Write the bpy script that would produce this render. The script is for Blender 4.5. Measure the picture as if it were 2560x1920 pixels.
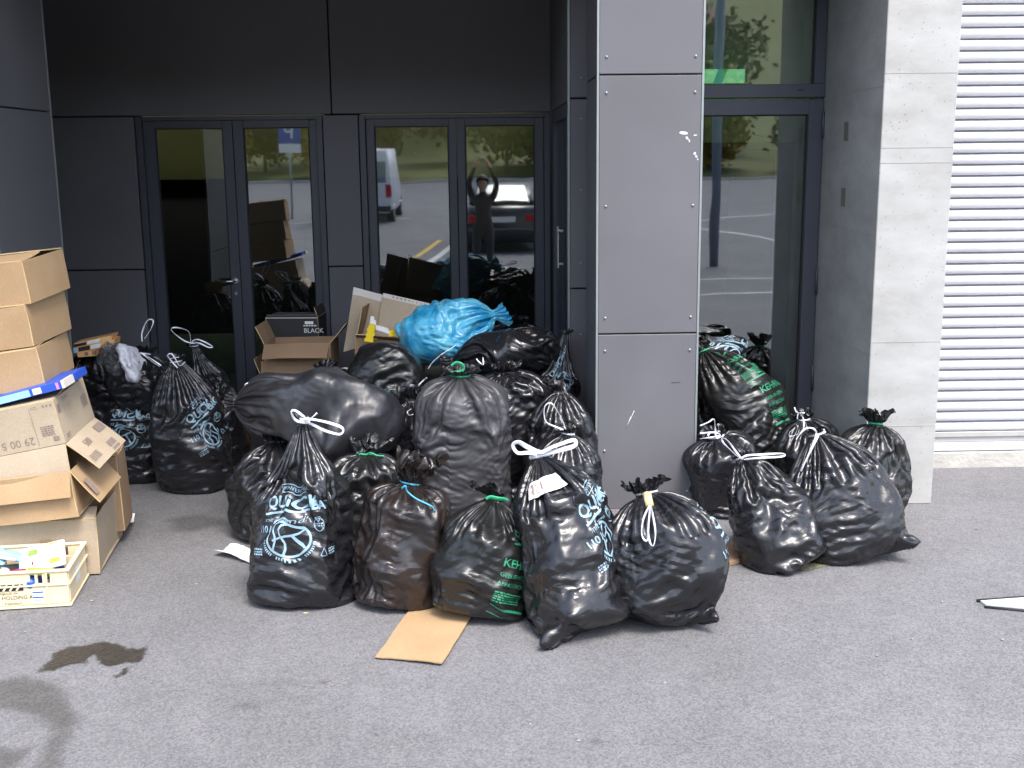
import bpy, bmesh, math, random
import numpy as np
from mathutils import Vector, Matrix, Euler

for _o in list(bpy.data.objects): bpy.data.objects.remove(_o)
SC = bpy.context.scene
COL = SC.collection

# ---------------------------------------------------------------- camera (solved from the photograph's vanishing points)
FPX, CAM_H = 2850.0, 1.95                       # focal length in pixels of the 2560 px wide photograph, lens height in metres
YAW, PITCH, ROLL = math.radians(1.3816), math.radians(11.228), math.radians(-0.6)
CAM_R = Matrix.Rotation(-YAW, 3, 'Z') @ Matrix.Rotation(math.pi / 2 - PITCH, 3, 'X') @ Matrix.Rotation(ROLL, 3, 'Z')
cam_data = bpy.data.cameras.new('camera'); cam = bpy.data.objects.new('camera', cam_data); COL.objects.link(cam)
cam_data.sensor_width = 36.0; cam_data.lens = FPX / 2560 * 36.0; cam_data.clip_start = .05; cam_data.clip_end = 900
cam.matrix_world = Matrix.Translation((0, 0, CAM_H)) @ CAM_R.to_4x4()
SC.camera = cam
CAM_P = Vector((0, 0, CAM_H))

# ---------------------------------------------------------------- sky, sun, exposure (overcast daylight)
SUN_EL, SUN_AZ = math.radians(60), math.radians(158)     # azimuth measured from +Y (into the scene) clockwise: behind the camera
world = bpy.data.worlds.new('World'); SC.world = world; world.use_nodes = True
wn = world.node_tree; bg = wn.nodes['Background']
sky = wn.nodes.new('ShaderNodeTexSky'); sky.sky_type = 'NISHITA'; sky.sun_disc = False
sky.sun_elevation = SUN_EL; sky.sun_rotation = SUN_AZ; sky.dust_density = 2.5; sky.air_density = 1.0; sky.ozone_density = 1.0
hs = wn.nodes.new('ShaderNodeHueSaturation'); hs.inputs['Saturation'].default_value = .8
wn.links.new(sky.outputs[0], hs.inputs['Color']); wn.links.new(hs.outputs[0], bg.inputs[0])
bg.inputs[1].default_value = .15
sun_data = bpy.data.lights.new('sun', 'SUN'); sun_data.energy = 1.1; sun_data.angle = math.radians(22); sun_data.color = (1.0, .975, .95)
sun = bpy.data.objects.new('sun', sun_data); COL.objects.link(sun)
_d = Vector((math.sin(SUN_AZ) * math.cos(SUN_EL), math.cos(SUN_AZ) * math.cos(SUN_EL), math.sin(SUN_EL)))
sun.rotation_euler = (-_d).to_track_quat('-Z', 'Y').to_euler(); sun.location = _d * 30
SC.view_settings.view_transform = 'Standard'; SC.view_settings.look = 'None'
SC.view_settings.exposure = 1.8; SC.view_settings.gamma = 1; SC.view_settings.use_curve_mapping = False

# ---------------------------------------------------------------- pixel helpers (coordinates of a 2212 px wide view of the photograph)
KPX = 2560 / 2212
def ray(px, py):
    return CAM_R @ Vector(((px * KPX - 1280) / FPX, -(py * KPX - 960) / FPX, -1))
def on_z(px, py, z=0.0):
    d = ray(px, py); return CAM_P + d * ((z - CAM_H) / d.z)
def on_y(px, py, y):
    d = ray(px, py); return CAM_P + d * (y / d.y)
def on_x(px, py, x):
    d = ray(px, py); return CAM_P + d * (x / d.x)

# ---------------------------------------------------------------- materials
MATS = {}
def nodes_of(m): return m.node_tree.nodes, m.node_tree.links
def mat(name, col, rough=.6, col2=None, nscale=6., ndetail=5., namt=1., bump=0., bscale=60., metallic=0., spec=.5, rvar=0., stretch=(1, 1, 1), alpha=None):
    if name in MATS: return MATS[name]
    m = bpy.data.materials.new(name); m.use_nodes = True; N, L = nodes_of(m)
    p = N['Principled BSDF']; p.inputs['Roughness'].default_value = rough; p.inputs['Metallic'].default_value = metallic
    p.inputs['Specular IOR Level'].default_value = spec
    p.inputs['Base Color'].default_value = (*col, 1)
    tc = N.new('ShaderNodeTexCoord'); mp = N.new('ShaderNodeMapping'); mp.inputs['Scale'].default_value = stretch
    L.new(tc.outputs['Object'], mp.inputs[0])
    if col2 is not None or rvar:
        nz = N.new('ShaderNodeTexNoise'); nz.inputs['Scale'].default_value = nscale; nz.inputs['Detail'].default_value = ndetail
        L.new(mp.outputs[0], nz.inputs[0])
        rp = N.new('ShaderNodeValToRGB'); rp.color_ramp.elements[0].position = .5 - .25 / max(namt, .01); rp.color_ramp.elements[1].position = .5 + .25 / max(namt, .01)
        rp.color_ramp.elements[0].color = (*col, 1); rp.color_ramp.elements[1].color = (*(col2 or col), 1)
        L.new(nz.outputs[0], rp.inputs[0]); L.new(rp.outputs[0], p.inputs['Base Color'])
        if rvar:
            mr = N.new('ShaderNodeMapRange'); mr.inputs[3].default_value = rough - rvar; mr.inputs[4].default_value = rough + rvar
            L.new(nz.outputs[0], mr.inputs[0]); L.new(mr.outputs[0], p.inputs['Roughness'])
    if bump:
        nb = N.new('ShaderNodeTexNoise'); nb.inputs['Scale'].default_value = bscale; nb.inputs['Detail'].default_value = 4
        L.new(mp.outputs[0], nb.inputs[0]); b = N.new('ShaderNodeBump'); b.inputs['Strength'].default_value = bump; b.inputs['Distance'].default_value = .01
        L.new(nb.outputs[0], b.inputs['Height']); L.new(b.outputs[0], p.inputs['Normal'])
    MATS[name] = m; return m

def mat_asphalt():
    m = bpy.data.materials.new('asphalt'); m.use_nodes = True; N, L = nodes_of(m); p = N['Principled BSDF']
    tc = N.new('ShaderNodeTexCoord')
    big = N.new('ShaderNodeTexNoise'); big.inputs['Scale'].default_value = .9; big.inputs['Detail'].default_value = 6; big.inputs['Roughness'].default_value = .62
    mid = N.new('ShaderNodeTexNoise'); mid.inputs['Scale'].default_value = 7; mid.inputs['Detail'].default_value = 6; mid.inputs['Roughness'].default_value = .7
    vor = N.new('ShaderNodeTexVoronoi'); vor.inputs['Scale'].default_value = 135; vor.inputs['Randomness'].default_value = 1
    fine = N.new('ShaderNodeTexNoise'); fine.inputs['Scale'].default_value = 170; fine.inputs['Detail'].default_value = 2
    for t in (big, mid, vor, fine): L.new(tc.outputs['Object'], t.inputs[0])
    r1 = N.new('ShaderNodeValToRGB'); e = r1.color_ramp.elements; e[0].position = .32; e[0].color = (.134, .132, .133, 1); e[1].position = .68; e[1].color = (.176, .173, .178, 1)
    L.new(big.outputs[0], r1.inputs[0])
    r2 = N.new('ShaderNodeValToRGB'); e = r2.color_ramp.elements; e[0].position = .3; e[0].color = (.90, .90, .905, 1); e[1].position = .72; e[1].color = (1.09, 1.085, 1.08, 1)
    L.new(mid.outputs[0], r2.inputs[0])
    x1 = N.new('ShaderNodeMix'); x1.data_type = 'RGBA'; x1.blend_type = 'MULTIPLY'; x1.inputs[0].default_value = 1
    L.new(r1.outputs[0], x1.inputs[6]); L.new(r2.outputs[0], x1.inputs[7])
    r3 = N.new('ShaderNodeValToRGB'); e = r3.color_ramp.elements; e[0].position = .0; e[0].color = (.58, .58, .585, 1); e[1].position = 1; e[1].color = (1.44, 1.43, 1.42, 1)
    L.new(vor.outputs['Color'], r3.inputs[0])
    x2 = N.new('ShaderNodeMix'); x2.data_type = 'RGBA'; x2.blend_type = 'MULTIPLY'; x2.inputs[0].default_value = .8
    L.new(x1.outputs[2], x2.inputs[6]); L.new(r3.outputs[0], x2.inputs[7])
    r4 = N.new('ShaderNodeValToRGB'); e = r4.color_ramp.elements; e[0].position = .655; e[0].color = (0, 0, 0, 1); e[1].position = .72; e[1].color = (1, 1, 1, 1)
    L.new(fine.outputs[0], r4.inputs[0])
    x3 = N.new('ShaderNodeMix'); x3.data_type = 'RGBA'; x3.inputs[7].default_value = (.27, .27, .27, 1); L.new(r4.outputs[0], x3.inputs[0]); L.new(x2.outputs[2], x3.inputs[6])
    # scattered dark marks
    spo = N.new('ShaderNodeTexVoronoi'); spo.inputs['Scale'].default_value = 3.1; L.new(tc.outputs['Object'], spo.inputs[0])
    ad = N.new('ShaderNodeMath'); ad.operation = 'ADD'; sb = N.new('ShaderNodeMath'); sb.operation = 'MULTIPLY'; sb.inputs[1].default_value = .16
    L.new(mid.outputs[0], sb.inputs[0]); L.new(spo.outputs['Distance'], ad.inputs[0]); L.new(sb.outputs[0], ad.inputs[1])
    r5 = N.new('ShaderNodeValToRGB'); e = r5.color_ramp.elements; e[0].position = .095; e[0].color = (.55, .55, .56, 1); e[1].position = .16; e[1].color = (1, 1, 1, 1)
    L.new(ad.outputs[0], r5.inputs[0])
    x4 = N.new('ShaderNodeMix'); x4.data_type = 'RGBA'; x4.blend_type = 'MULTIPLY'; x4.inputs[0].default_value = .8; L.new(x3.outputs[2], x4.inputs[6]); L.new(r5.outputs[0], x4.inputs[7])
    L.new(x4.outputs[2], p.inputs['Base Color']); p.inputs['Roughness'].default_value = .86; p.inputs['Specular IOR Level'].default_value = .3
    b = N.new('ShaderNodeBump'); b.inputs['Strength'].default_value = .35; b.inputs['Distance'].default_value = .004
    L.new(vor.outputs['Distance'], b.inputs['Height']); L.new(b.outputs[0], p.inputs['Normal'])
    return m

def mat_bag(name, col=(.0115, .0115, .0135), rough=.245, bump=.35, tint2=None, spec=.55, clear=0.):
    """thin creased plastic: long sharp creases in several directions, each only in patches"""
    m = bpy.data.materials.new(name); m.use_nodes = True; N, L = nodes_of(m); p = N['Principled BSDF']
    p.inputs['Base Color'].default_value = (*col, 1); p.inputs['Roughness'].default_value = rough; p.inputs['Specular IOR Level'].default_value = spec
    tc = N.new('ShaderNodeTexCoord'); oi = N.new('ShaderNodeObjectInfo')
    ofs = N.new('ShaderNodeVectorMath'); ofs.operation = 'MULTIPLY_ADD'; ofs.inputs[1].default_value = (7.3, 5.1, 3.7)
    cx = N.new('ShaderNodeCombineXYZ')
    for k in range(3): L.new(oi.outputs['Random'], cx.inputs[k])
    L.new(cx.outputs[0], ofs.inputs[0]); L.new(tc.outputs['Object'], ofs.inputs[2]); co = ofs.outputs[0]
    total = None
    for k, (rot, sc, amp, ms, dis) in enumerate([((.15, .1, 0), 5.2, 1.0, 4.5, 5.5), ((.9, .3, .4), 4.2, .8, 4.0, 5.0), ((-.8, .5, 1.9), 4.6, .8, 4.2, 5.0), ((.1, -.35, .8), 9.0, .5, 5.5, 4.5), ((1.3, .2, 2.6), 8.0, .45, 5.0, 4.5)]):
        mp = N.new('ShaderNodeMapping'); mp.inputs['Rotation'].default_value = rot; mp.inputs['Location'].default_value = (k * 1.7, k * 2.3, k * .9); L.new(co, mp.inputs[0])
        w = N.new('ShaderNodeTexWave'); w.wave_type = 'BANDS'; w.bands_direction = 'Z'; w.wave_profile = 'TRI'; w.inputs['Scale'].default_value = sc; w.inputs['Distortion'].default_value = dis; w.inputs['Detail'].default_value = 1.5; w.inputs['Detail Scale'].default_value = .9; w.inputs['Detail Roughness'].default_value = .45
        L.new(mp.outputs[0], w.inputs[0])
        nz = N.new('ShaderNodeTexNoise'); nz.inputs['Scale'].default_value = ms; nz.inputs['Detail'].default_value = 1; L.new(mp.outputs[0], nz.inputs[0])
        mr = N.new('ShaderNodeMapRange'); mr.inputs[1].default_value = .50; mr.inputs[2].default_value = .68; mr.inputs[3].default_value = 0; mr.inputs[4].default_value = amp; L.new(nz.outputs[0], mr.inputs[0])
        mu = N.new('ShaderNodeMath'); mu.operation = 'MULTIPLY'; L.new(w.outputs['Fac'], mu.inputs[0]); L.new(mr.outputs[0], mu.inputs[1])
        if total is None: total = mu.outputs[0]
        else:
            ad = N.new('ShaderNodeMath'); ad.operation = 'ADD'; L.new(total, ad.inputs[0]); L.new(mu.outputs[0], ad.inputs[1]); total = ad.outputs[0]
    v1 = N.new('ShaderNodeTexVoronoi'); v1.inputs['Scale'].default_value = 10; L.new(co, v1.inputs[0])
    ad = N.new('ShaderNodeMath'); ad.operation = 'MULTIPLY_ADD'; ad.inputs[1].default_value = .35; L.new(v1.outputs['Distance'], ad.inputs[0]); L.new(total, ad.inputs[2])
    b = N.new('ShaderNodeBump'); b.inputs['Strength'].default_value = 1.0; b.inputs['Distance'].default_value = .017 * bump
    L.new(ad.outputs[0], b.inputs['Height']); L.new(b.outputs[0], p.inputs['Normal'])
    mr = N.new('ShaderNodeMapRange'); mr.inputs[1].default_value = .3; mr.inputs[2].default_value = .7; mr.inputs[3].default_value = rough - .06; mr.inputs[4].default_value = rough + .1
    n2 = N.new('ShaderNodeTexNoise'); n2.inputs['Scale'].default_value = 6; n2.inputs['Detail'].default_value = 5; L.new(co, n2.inputs[0])
    L.new(n2.outputs[0], mr.inputs[0]); L.new(mr.outputs[0], p.inputs['Roughness'])
    if tint2:
        rp = N.new('ShaderNodeValToRGB'); rp.color_ramp.elements[0].position = .38; rp.color_ramp.elements[1].position = .66
        rp.color_ramp.elements[0].color = (*col, 1); rp.color_ramp.elements[1].color = (*tint2, 1)
        n3 = N.new('ShaderNodeTexNoise'); n3.inputs['Scale'].default_value = 8; n3.inputs['Detail'].default_value = 4; L.new(co, n3.inputs[0])
        L.new(n3.outputs[0], rp.inputs[0]); L.new(rp.outputs[0], p.inputs['Base Color'])
    if clear: p.inputs['Alpha'].default_value = 1 - clear
    return m

def mat_glass(name, ior=1.9, tint=(.80, .84, .80)):
    m = bpy.data.materials.new(name); m.use_nodes = True; N, L = nodes_of(m); N.remove(N['Principled BSDF'])
    out = N['Material Output']; tr = N.new('ShaderNodeBsdfTransparent'); tr.inputs[0].default_value = (*tint, 1)
    gl = N.new('ShaderNodeBsdfGlossy'); gl.inputs['Roughness'].default_value = .018; gl.inputs[0].default_value = (.93, .95, 1, 1)
    fr = N.new('ShaderNodeFresnel'); fr.inputs[0].default_value = ior
    nz = N.new('ShaderNodeTexNoise'); nz.inputs['Scale'].default_value = 1.3; tc = N.new('ShaderNodeTexCoord'); L.new(tc.outputs['Object'], nz.inputs[0])
    b = N.new('ShaderNodeBump'); b.inputs['Strength'].default_value = .05; b.inputs['Distance'].default_value = .02; L.new(nz.outputs[0], b.inputs['Height']); L.new(b.outputs[0], gl.inputs['Normal'])
    mx = N.new('ShaderNodeMixShader'); L.new(fr.outputs[0], mx.inputs[0]); L.new(tr.outputs[0], mx.inputs[1]); L.new(gl.outputs[0], mx.inputs[2]); L.new(mx.outputs[0], out.inputs[0])
    return m

def mat_concrete():
    m = bpy.data.materials.new('board_marked_concrete'); m.use_nodes = True; N, L = nodes_of(m); p = N['Principled BSDF']
    tc = N.new('ShaderNodeTexCoord')
    n1 = N.new('ShaderNodeTexNoise'); n1.inputs['Scale'].default_value = 2.6; n1.inputs['Detail'].default_value = 8; n1.inputs['Roughness'].default_value = .6
    mp = N.new('ShaderNodeMapping'); mp.inputs['Scale'].default_value = (1, 1, 2.2); L.new(tc.outputs['Object'], mp.inputs[0]); L.new(mp.outputs[0], n1.inputs[0])
    r = N.new('ShaderNodeValToRGB'); e = r.color_ramp.elements; e[0].position = .3; e[0].color = (.31, .305, .285, 1); e[1].position = .7; e[1].color = (.44, .435, .42, 1); L.new(n1.outputs[0], r.inputs[0])
    v = N.new('ShaderNodeTexVoronoi'); v.inputs['Scale'].default_value = 34; L.new(tc.outputs['Object'], v.inputs[0])
    n2 = N.new('ShaderNodeTexNoise'); n2.inputs['Scale'].default_value = 3; L.new(tc.outputs['Object'], n2.inputs[0])
    s = N.new('ShaderNodeMath'); s.operation = 'MULTIPLY_ADD'; s.inputs[1].default_value = .16; L.new(n2.outputs[0], s.inputs[0]); L.new(v.outputs['Distance'], s.inputs[2])
    r2 = N.new('ShaderNodeValToRGB'); e = r2.color_ramp.elements; e[0].position = .15; e[0].color = (.55, .54, .50, 1); e[1].position = .23; e[1].color = (1, 1, 1, 1); L.new(s.outputs[0], r2.inputs[0])
    x = N.new('ShaderNodeMix'); x.data_type = 'RGBA'; x.blend_type = 'MULTIPLY'; x.inputs[0].default_value = .75; L.new(r.outputs[0], x.inputs[6]); L.new(r2.outputs[0], x.inputs[7])
    L.new(x.outputs[2], p.inputs['Base Color']); p.inputs['Roughness'].default_value = .8
    b = N.new('ShaderNodeBump'); b.inputs['Strength'].default_value = .3; b.inputs['Distance'].default_value = .004; L.new(r2.outputs[0], b.inputs['Height']); L.new(b.outputs[0], p.inputs['Normal'])
    return m

def mat_card(name, col, col2):
    m = bpy.data.materials.new(name); m.use_nodes = True; N, L = nodes_of(m); p = N['Principled BSDF']
    tc = N.new('ShaderNodeTexCoord')
    n1 = N.new('ShaderNodeTexNoise'); n1.inputs['Scale'].default_value = 5; n1.inputs['Detail'].default_value = 7; L.new(tc.outputs['Object'], n1.inputs[0])
    r = N.new('ShaderNodeValToRGB'); e = r.color_ramp.elements; e[0].position = .3; e[0].color = (*col, 1); e[1].position = .7; e[1].color = (*col2, 1); L.new(n1.outputs[0], r.inputs[0])
    n2 = N.new('ShaderNodeTexNoise'); n2.inputs['Scale'].default_value = 220; L.new(tc.outputs['Object'], n2.inputs[0])
    r2 = N.new('ShaderNodeValToRGB'); e = r2.color_ramp.elements; e[0].position = .3; e[0].color = (.86, .85, .84, 1); e[1].position = .7; e[1].color = (1.08, 1.07, 1.06, 1); L.new(n2.outputs[0], r2.inputs[0])
    x = N.new('ShaderNodeMix'); x.data_type = 'RGBA'; x.blend_type = 'MULTIPLY'; x.inputs[0].default_value = 1; L.new(r.outputs[0], x.inputs[6]); L.new(r2.outputs[0], x.inputs[7]); L.new(x.outputs[2], p.inputs['Base Color'])
    p.inputs['Roughness'].default_value = .78; p.inputs['Specular IOR Level'].default_value = .25
    w = N.new('ShaderNodeTexWave'); w.inputs['Scale'].default_value = 45; w.inputs['Distortion'].default_value = .6; L.new(tc.outputs['Object'], w.inputs[0])
    b = N.new('ShaderNodeBump'); b.inputs['Strength'].default_value = .05; b.inputs['Distance'].default_value = .004; L.new(w.outputs[0], b.inputs['Height']); L.new(b.outputs[0], p.inputs['Normal'])
    return m

M_ASPH = mat_asphalt()
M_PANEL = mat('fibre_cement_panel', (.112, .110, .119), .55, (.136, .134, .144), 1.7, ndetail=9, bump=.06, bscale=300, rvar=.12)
M_PANEL_TOP = mat('pale_fibre_cement_panel', (.128, .126, .138), .5, (.140, .138, .150), 1.7, ndetail=9, bump=.06, bscale=300, rvar=.1)  # slightly paler tone for the column's uppermost front panel
M_BACK = mat('cladding_backing', (.02, .02, .022), .8, (.025, .025, .027))
M_FRAME = mat('door_frame_paint', (.060, .064, .082), .42, (.066, .070, .088), 8, bump=.02, bscale=200)
M_ALU = mat('aluminium_trim', (.36, .39, .39), .4, (.32, .35, .35), 20, metallic=.5)
M_STEEL = mat('brushed_steel', (.72, .72, .70), .25, (.66, .66, .64), 40, metallic=.95, stretch=(1, 1, 8))
M_CONC = mat_concrete()
M_PLINTH = mat('plinth_concrete', (.50, .48, .43), .85, (.38, .36, .33), 9, bump=.5, bscale=40)
M_SHUT = mat('shutter_paint', (.84, .84, .86), .4, (.87, .87, .89), 5)
M_SHUT2 = mat('shutter_rail', (.42, .41, .39), .5, (.36, .35, .33), 12)
M_SHUTBAR = mat('shutter_bar', (.56, .57, .62), .4, (.52, .53, .58), 12)
M_GLASS = mat_glass('door_glass', 2.5)
M_SEAL = mat('rubber_seal', (.012, .012, .013), .7, (.016, .016, .017))
M_BAG = mat_bag('black_bag_plastic')
M_BAG_DULL = mat_bag('thin_grey_black_plastic', (.040, .039, .042), .42, .32)
M_BAG_SMOOTH = mat_bag('smooth_black_plastic', (.020, .020, .023), .36, .10)
M_BAG_BROWN = mat_bag('thin_brown_black_plastic', (.012, .0095, .009), .28, .35, tint2=(.022, .0145, .0125))
M_BAG_GREEN = mat_bag('recycled_black_plastic', (.011, .011, .011), .30, .4)
M_BLUE = mat_bag('blue_bag_plastic', (.015, .25, .48), .26, .6, tint2=(.14, .50, .66))
M_TAPE = mat('white_drawtape', (.80, .81, .86), .4, (.74, .75, .82), 30)
M_PRINT = mat('pale_blue_print', (.19, .30, .38), .45, (.30, .44, .52), 22)
M_PRINTG = mat('green_print', (.02, .20, .10), .45, (.03, .26, .13), 30)
M_GREEN = mat('green_tie_plastic', (.02, .30, .13), .4, (.03, .36, .17), 30)
M_CYAN = mat('blue_tie_plastic', (.08, .40, .58), .4, (.10, .46, .62), 30)
M_CARD = mat_card('kraft_cardboard', (.37, .245, .132), (.42, .285, .16))
M_CARD_P = mat_card('pale_cardboard', (.40, .32, .225), (.45, .37, .27))
M_CARD_B = mat_card('brown_cardboard', (.28, .185, .11), (.33, .22, .135))
M_CARD_EDGE = mat_card('cut_cardboard_edge', (.60, .46, .25), (.52, .38, .20))
M_INK = mat('cardboard_print', (.20, .15, .13), .7, (.26, .20, .17), 60)
M_CRATE = mat('crate_plastic', (.70, .58, .37), .45, (.74, .62, .41), 4)
M_WHITE = mat('white_paper', (.78, .78, .76), .6, (.72, .72, .71), 20)
M_OFFW = mat('off_white_board', (.62, .58, .52), .7, (.58, .54, .48), 20)
M_BLACKINK = mat('black_print', (.02, .02, .022), .5, (.025, .025, .027))
M_YELLOW = mat('yellow_card', (.78, .55, .01), .5, (.82, .60, .02), 20)
M_BLUECARD = mat('blue_carton', (.02, .07, .45), .4, (.03, .10, .52), 8)
M_LBLUE = mat('light_blue_print', (.25, .52, .75), .4, (.35, .60, .80), 8)
M_ORANGE = mat('orange_carton', (.75, .38, .14), .5, (.80, .50, .22), 14)

# ---------------------------------------------------------------- object helpers
def link(o, parent=None):
    COL.objects.link(o)
    if parent is not None: o.parent = parent
    return o
def tag(o, label, cat, group=None, kind=None):
    o['label'] = label
    if cat: o['category'] = cat
    if group: o['group'] = group
    if kind: o['kind'] = kind
    return o
def empty(name, loc=(0, 0, 0)):
    o = bpy.data.objects.new(name, None); o.empty_display_size = .1; COL.objects.link(o); o.location = loc; return o
def put(name, me, m, parent=None):
    if m is not None: me.materials.append(m)
    o = bpy.data.objects.new(name, me); COL.objects.link(o)
    if parent is not None:
        o.parent = parent; o.matrix_parent_inverse = parent_inv(parent)
    return o
def parent_inv(p):
    m = p.matrix_basis.copy(); q = p.parent
    w = m if q is None else world_of(q) @ p.matrix_parent_inverse @ m
    return w.inverted()
def world_of(p):
    m = p.matrix_basis
    return m.copy() if p.parent is None else world_of(p.parent) @ p.matrix_parent_inverse @ m
def mesh_from(name, verts, faces, smooth=False):
    me = bpy.data.meshes.new(name); me.from_pydata([tuple(v) for v in verts], [], [tuple(f) for f in faces])
    if smooth: me.polygons.foreach_set('use_smooth', [True] * len(me.polygons))
    me.update(); return me
def bm_box(bm, x0, x1, y0, y1, z0, z1, bev=0., M=None):
    r = bmesh.ops.create_cube(bm, size=1); vs = r['verts']
    for v in vs:
        v.co = Vector(((x0 + x1) / 2 + v.co.x * (x1 - x0), (y0 + y1) / 2 + v.co.y * (y1 - y0), (z0 + z1) / 2 + v.co.z * (z1 - z0)))
    if bev:
        es = list({e for v in vs for e in v.link_edges})
        rr = bmesh.ops.bevel(bm, geom=es, offset=bev, segments=1, affect='EDGES', profile=.5)
        vs = [v for v in rr['verts']] or vs
        if M is not None:
            allv = set(vs)
            for f in rr['faces']:
                for v in f.verts: allv.add(v)
            vs = list(allv)
    if M is not None:
        for v in vs: v.co = M @ v.co
def bm_mesh(name, bm, smooth=False):
    bmesh.ops.recalc_face_normals(bm, faces=bm.faces)
    me = bpy.data.meshes.new(name); bm.to_mesh(me); bm.free()
    if smooth: me.polygons.foreach_set('use_smooth', [True] * len(me.polygons))
    return me
def box(name, x0, x1, y0, y1, z0, z1, m, parent=None, bev=0.):
    bm = bmesh.new(); bm_box(bm, x0, x1, y0, y1, z0, z1, bev); return put(name, bm_mesh(name, bm), m, parent)
def tube(name, pts, r, m, parent=None, seg=8, flat=1., closed=False, smooth_n=0, up=(0, 0, 1), twist=None):
    pts = [Vector(p) for p in pts]
    if smooth_n:
        P = np.array(pts); n = len(P); out = []
        for i in range(n - 1):
            p0, p1, p2, p3 = P[max(i - 1, 0)], P[i], P[i + 1], P[min(i + 2, n - 1)]
            for k in range(smooth_n):
                t = k / smooth_n
                out.append(.5 * ((2 * p1) + (-p0 + p2) * t + (2 * p0 - 5 * p1 + 4 * p2 - p3) * t * t + (-p0 + 3 * p1 - 3 * p2 + p3) * t ** 3))
        out.append(P[-1]); pts = [Vector(p) for p in out]
    vs, fs = [], []; n = len(pts); prev = None
    for i, p in enumerate(pts):
        a = (pts[min(i + 1, n - 1)] - pts[max(i - 1, 0)])
        a = a.normalized() if a.length > 1e-9 else Vector((0, 0, 1))
        u = Vector(up).cross(a)
        if u.length < .05: u = Vector((1, 0, 0)).cross(a)
        u.normalize()
        if prev is not None and u.dot(prev) < 0: u = -u
        prev = u; w = a.cross(u)
        if twist is not None:
            tw = twist(i / max(n - 1, 1)); u, w = u * math.cos(tw) + w * math.sin(tw), w * math.cos(tw) - u * math.sin(tw)
        for k in range(seg):
            th = 2 * math.pi * k / seg; vs.append(p + u * math.cos(th) * r * flat + w * math.sin(th) * r)
    for i in range(n - 1):
        for k in range(seg): fs.append((i * seg + k, i * seg + (k + 1) % seg, (i + 1) * seg + (k + 1) % seg, (i + 1) * seg + k))
    fs.append(tuple(range(seg - 1, -1, -1))); fs.append(tuple((n - 1) * seg + k for k in range(seg)))
    return put(name, mesh_from(name, vs, fs, True), m, parent)
def plate(name, p0, ux, uy, lx, ly, th, m, parent=None, nx=6, ny=5, warp=.003, seed=0, taper=0., m_edge=None):
    rng = random.Random(seed); p0 = Vector(p0); ux = Vector(ux).normalized(); uy = Vector(uy).normalized(); nz = ux.cross(uy).normalized()
    a, b, c, d = [rng.uniform(-1, 1) for _ in range(4)]
    top, bot = [], []
    for j in range(ny + 1):
        for i in range(nx + 1):
            u, v = i / nx, j / ny
            uu = (u - .5) * (1 - taper * v) + .5
            bend = warp * (a * math.sin(math.pi * u) + b * math.sin(math.pi * v) * .7 + c * math.sin(2 * math.pi * u + d) * v * .5 + d * u * v)
            p = p0 + ux * (uu * lx) + uy * (v * ly) + nz * bend
            top.append(p + nz * th / 2); bot.append(p - nz * th / 2)
    W = nx + 1; n = len(top); fs = []
    for j in range(ny):
        for i in range(nx):
            q = (j * W + i, j * W + i + 1, (j + 1) * W + i + 1, (j + 1) * W + i); fs.append(q); fs.append(tuple(n + k for k in reversed(q)))
    nf = len(fs)
    rim = [(i) for i in range(W)] + [j * W + nx for j in range(1, ny + 1)] + [ny * W + i for i in range(nx - 1, -1, -1)] + [j * W for j in range(ny - 1, 0, -1)]
    for k in range(len(rim)):
        a_, b_ = rim[k], rim[(k + 1) % len(rim)]; fs.append((b_, a_, n + a_, n + b_))
    me = mesh_from(name, top + bot, fs); me.materials.append(m)
    if m_edge is not None:
        me.materials.append(m_edge)
        for f in me.polygons[nf:]: f.material_index = 1
    o = bpy.data.objects.new(name, me); COL.objects.link(o)
    if parent is not None: o.parent = parent; o.matrix_parent_inverse = parent_inv(parent)
    return o
def text_polys(s, size, shear=0.):
    """triangulated letters as 2-D points: returns (verts Nx2, faces)"""
    cu = bpy.data.curves.new('lettering', 'FONT'); cu.body = s; cu.size = size; cu.shear = shear; cu.resolution_u = 3
    o = bpy.data.objects.new('lettering', cu); COL.objects.link(o)
    bpy.context.view_layer.update()
    me = o.evaluated_get(bpy.context.evaluated_depsgraph_get()).to_mesh()
    vs = [(v.co.x, v.co.y) for v in me.vertices]; fs = [tuple(p.vertices) for p in me.polygons]
    bpy.data.objects.remove(o); bpy.data.curves.remove(cu)
    return vs, fs
def flat_text(name, s, size, origin, ux, uy, m, parent=None, shear=0., off=.0016, sx=1.):
    vs, fs = text_polys(s, size, shear); ux = Vector(ux).normalized(); uy = Vector(uy).normalized(); n = ux.cross(uy)
    return put(name, mesh_from(name, [Vector(origin) + ux * (x * sx) + uy * y + n * off for x, y in vs], fs), m, parent)
# ================================================================ THE SETTING
# ground: flat forecourt, rising very slightly across the car park behind the camera
def build_ground():
    xs = [-120, -30, -6, 0, 6, 30, 120]; ys = [60, 14, 4, -6, -14, -30, -46]
    zf = lambda y: 0 if y > -6 else (-6 - y) * .017
    vs = [(x, y, zf(y)) for y in ys for x in xs]; W = len(xs); fs = []
    for j in range(len(ys) - 1):
        for i in range(W - 1): fs.append((j * W + i, (j + 1) * W + i, (j + 1) * W + i + 1, j * W + i + 1))
    o = put('ground', mesh_from('ground', vs, fs), M_ASPH); o['kind'] = 'structure'; o['label'] = 'worn grey asphalt forecourt and car park'
    return zf
gz = build_ground()

BLD = empty('building', (0, 8, 0)); tag(BLD, 'dark grey panelled building with recessed glass entrance, square column and white roller shutter', 'building')

def panel(x0, x1, y0, y1, z0, z1, parent, m=M_PANEL): return box('panel', x0, x1, y0, y1, z0, z1, m, parent, .003)

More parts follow.
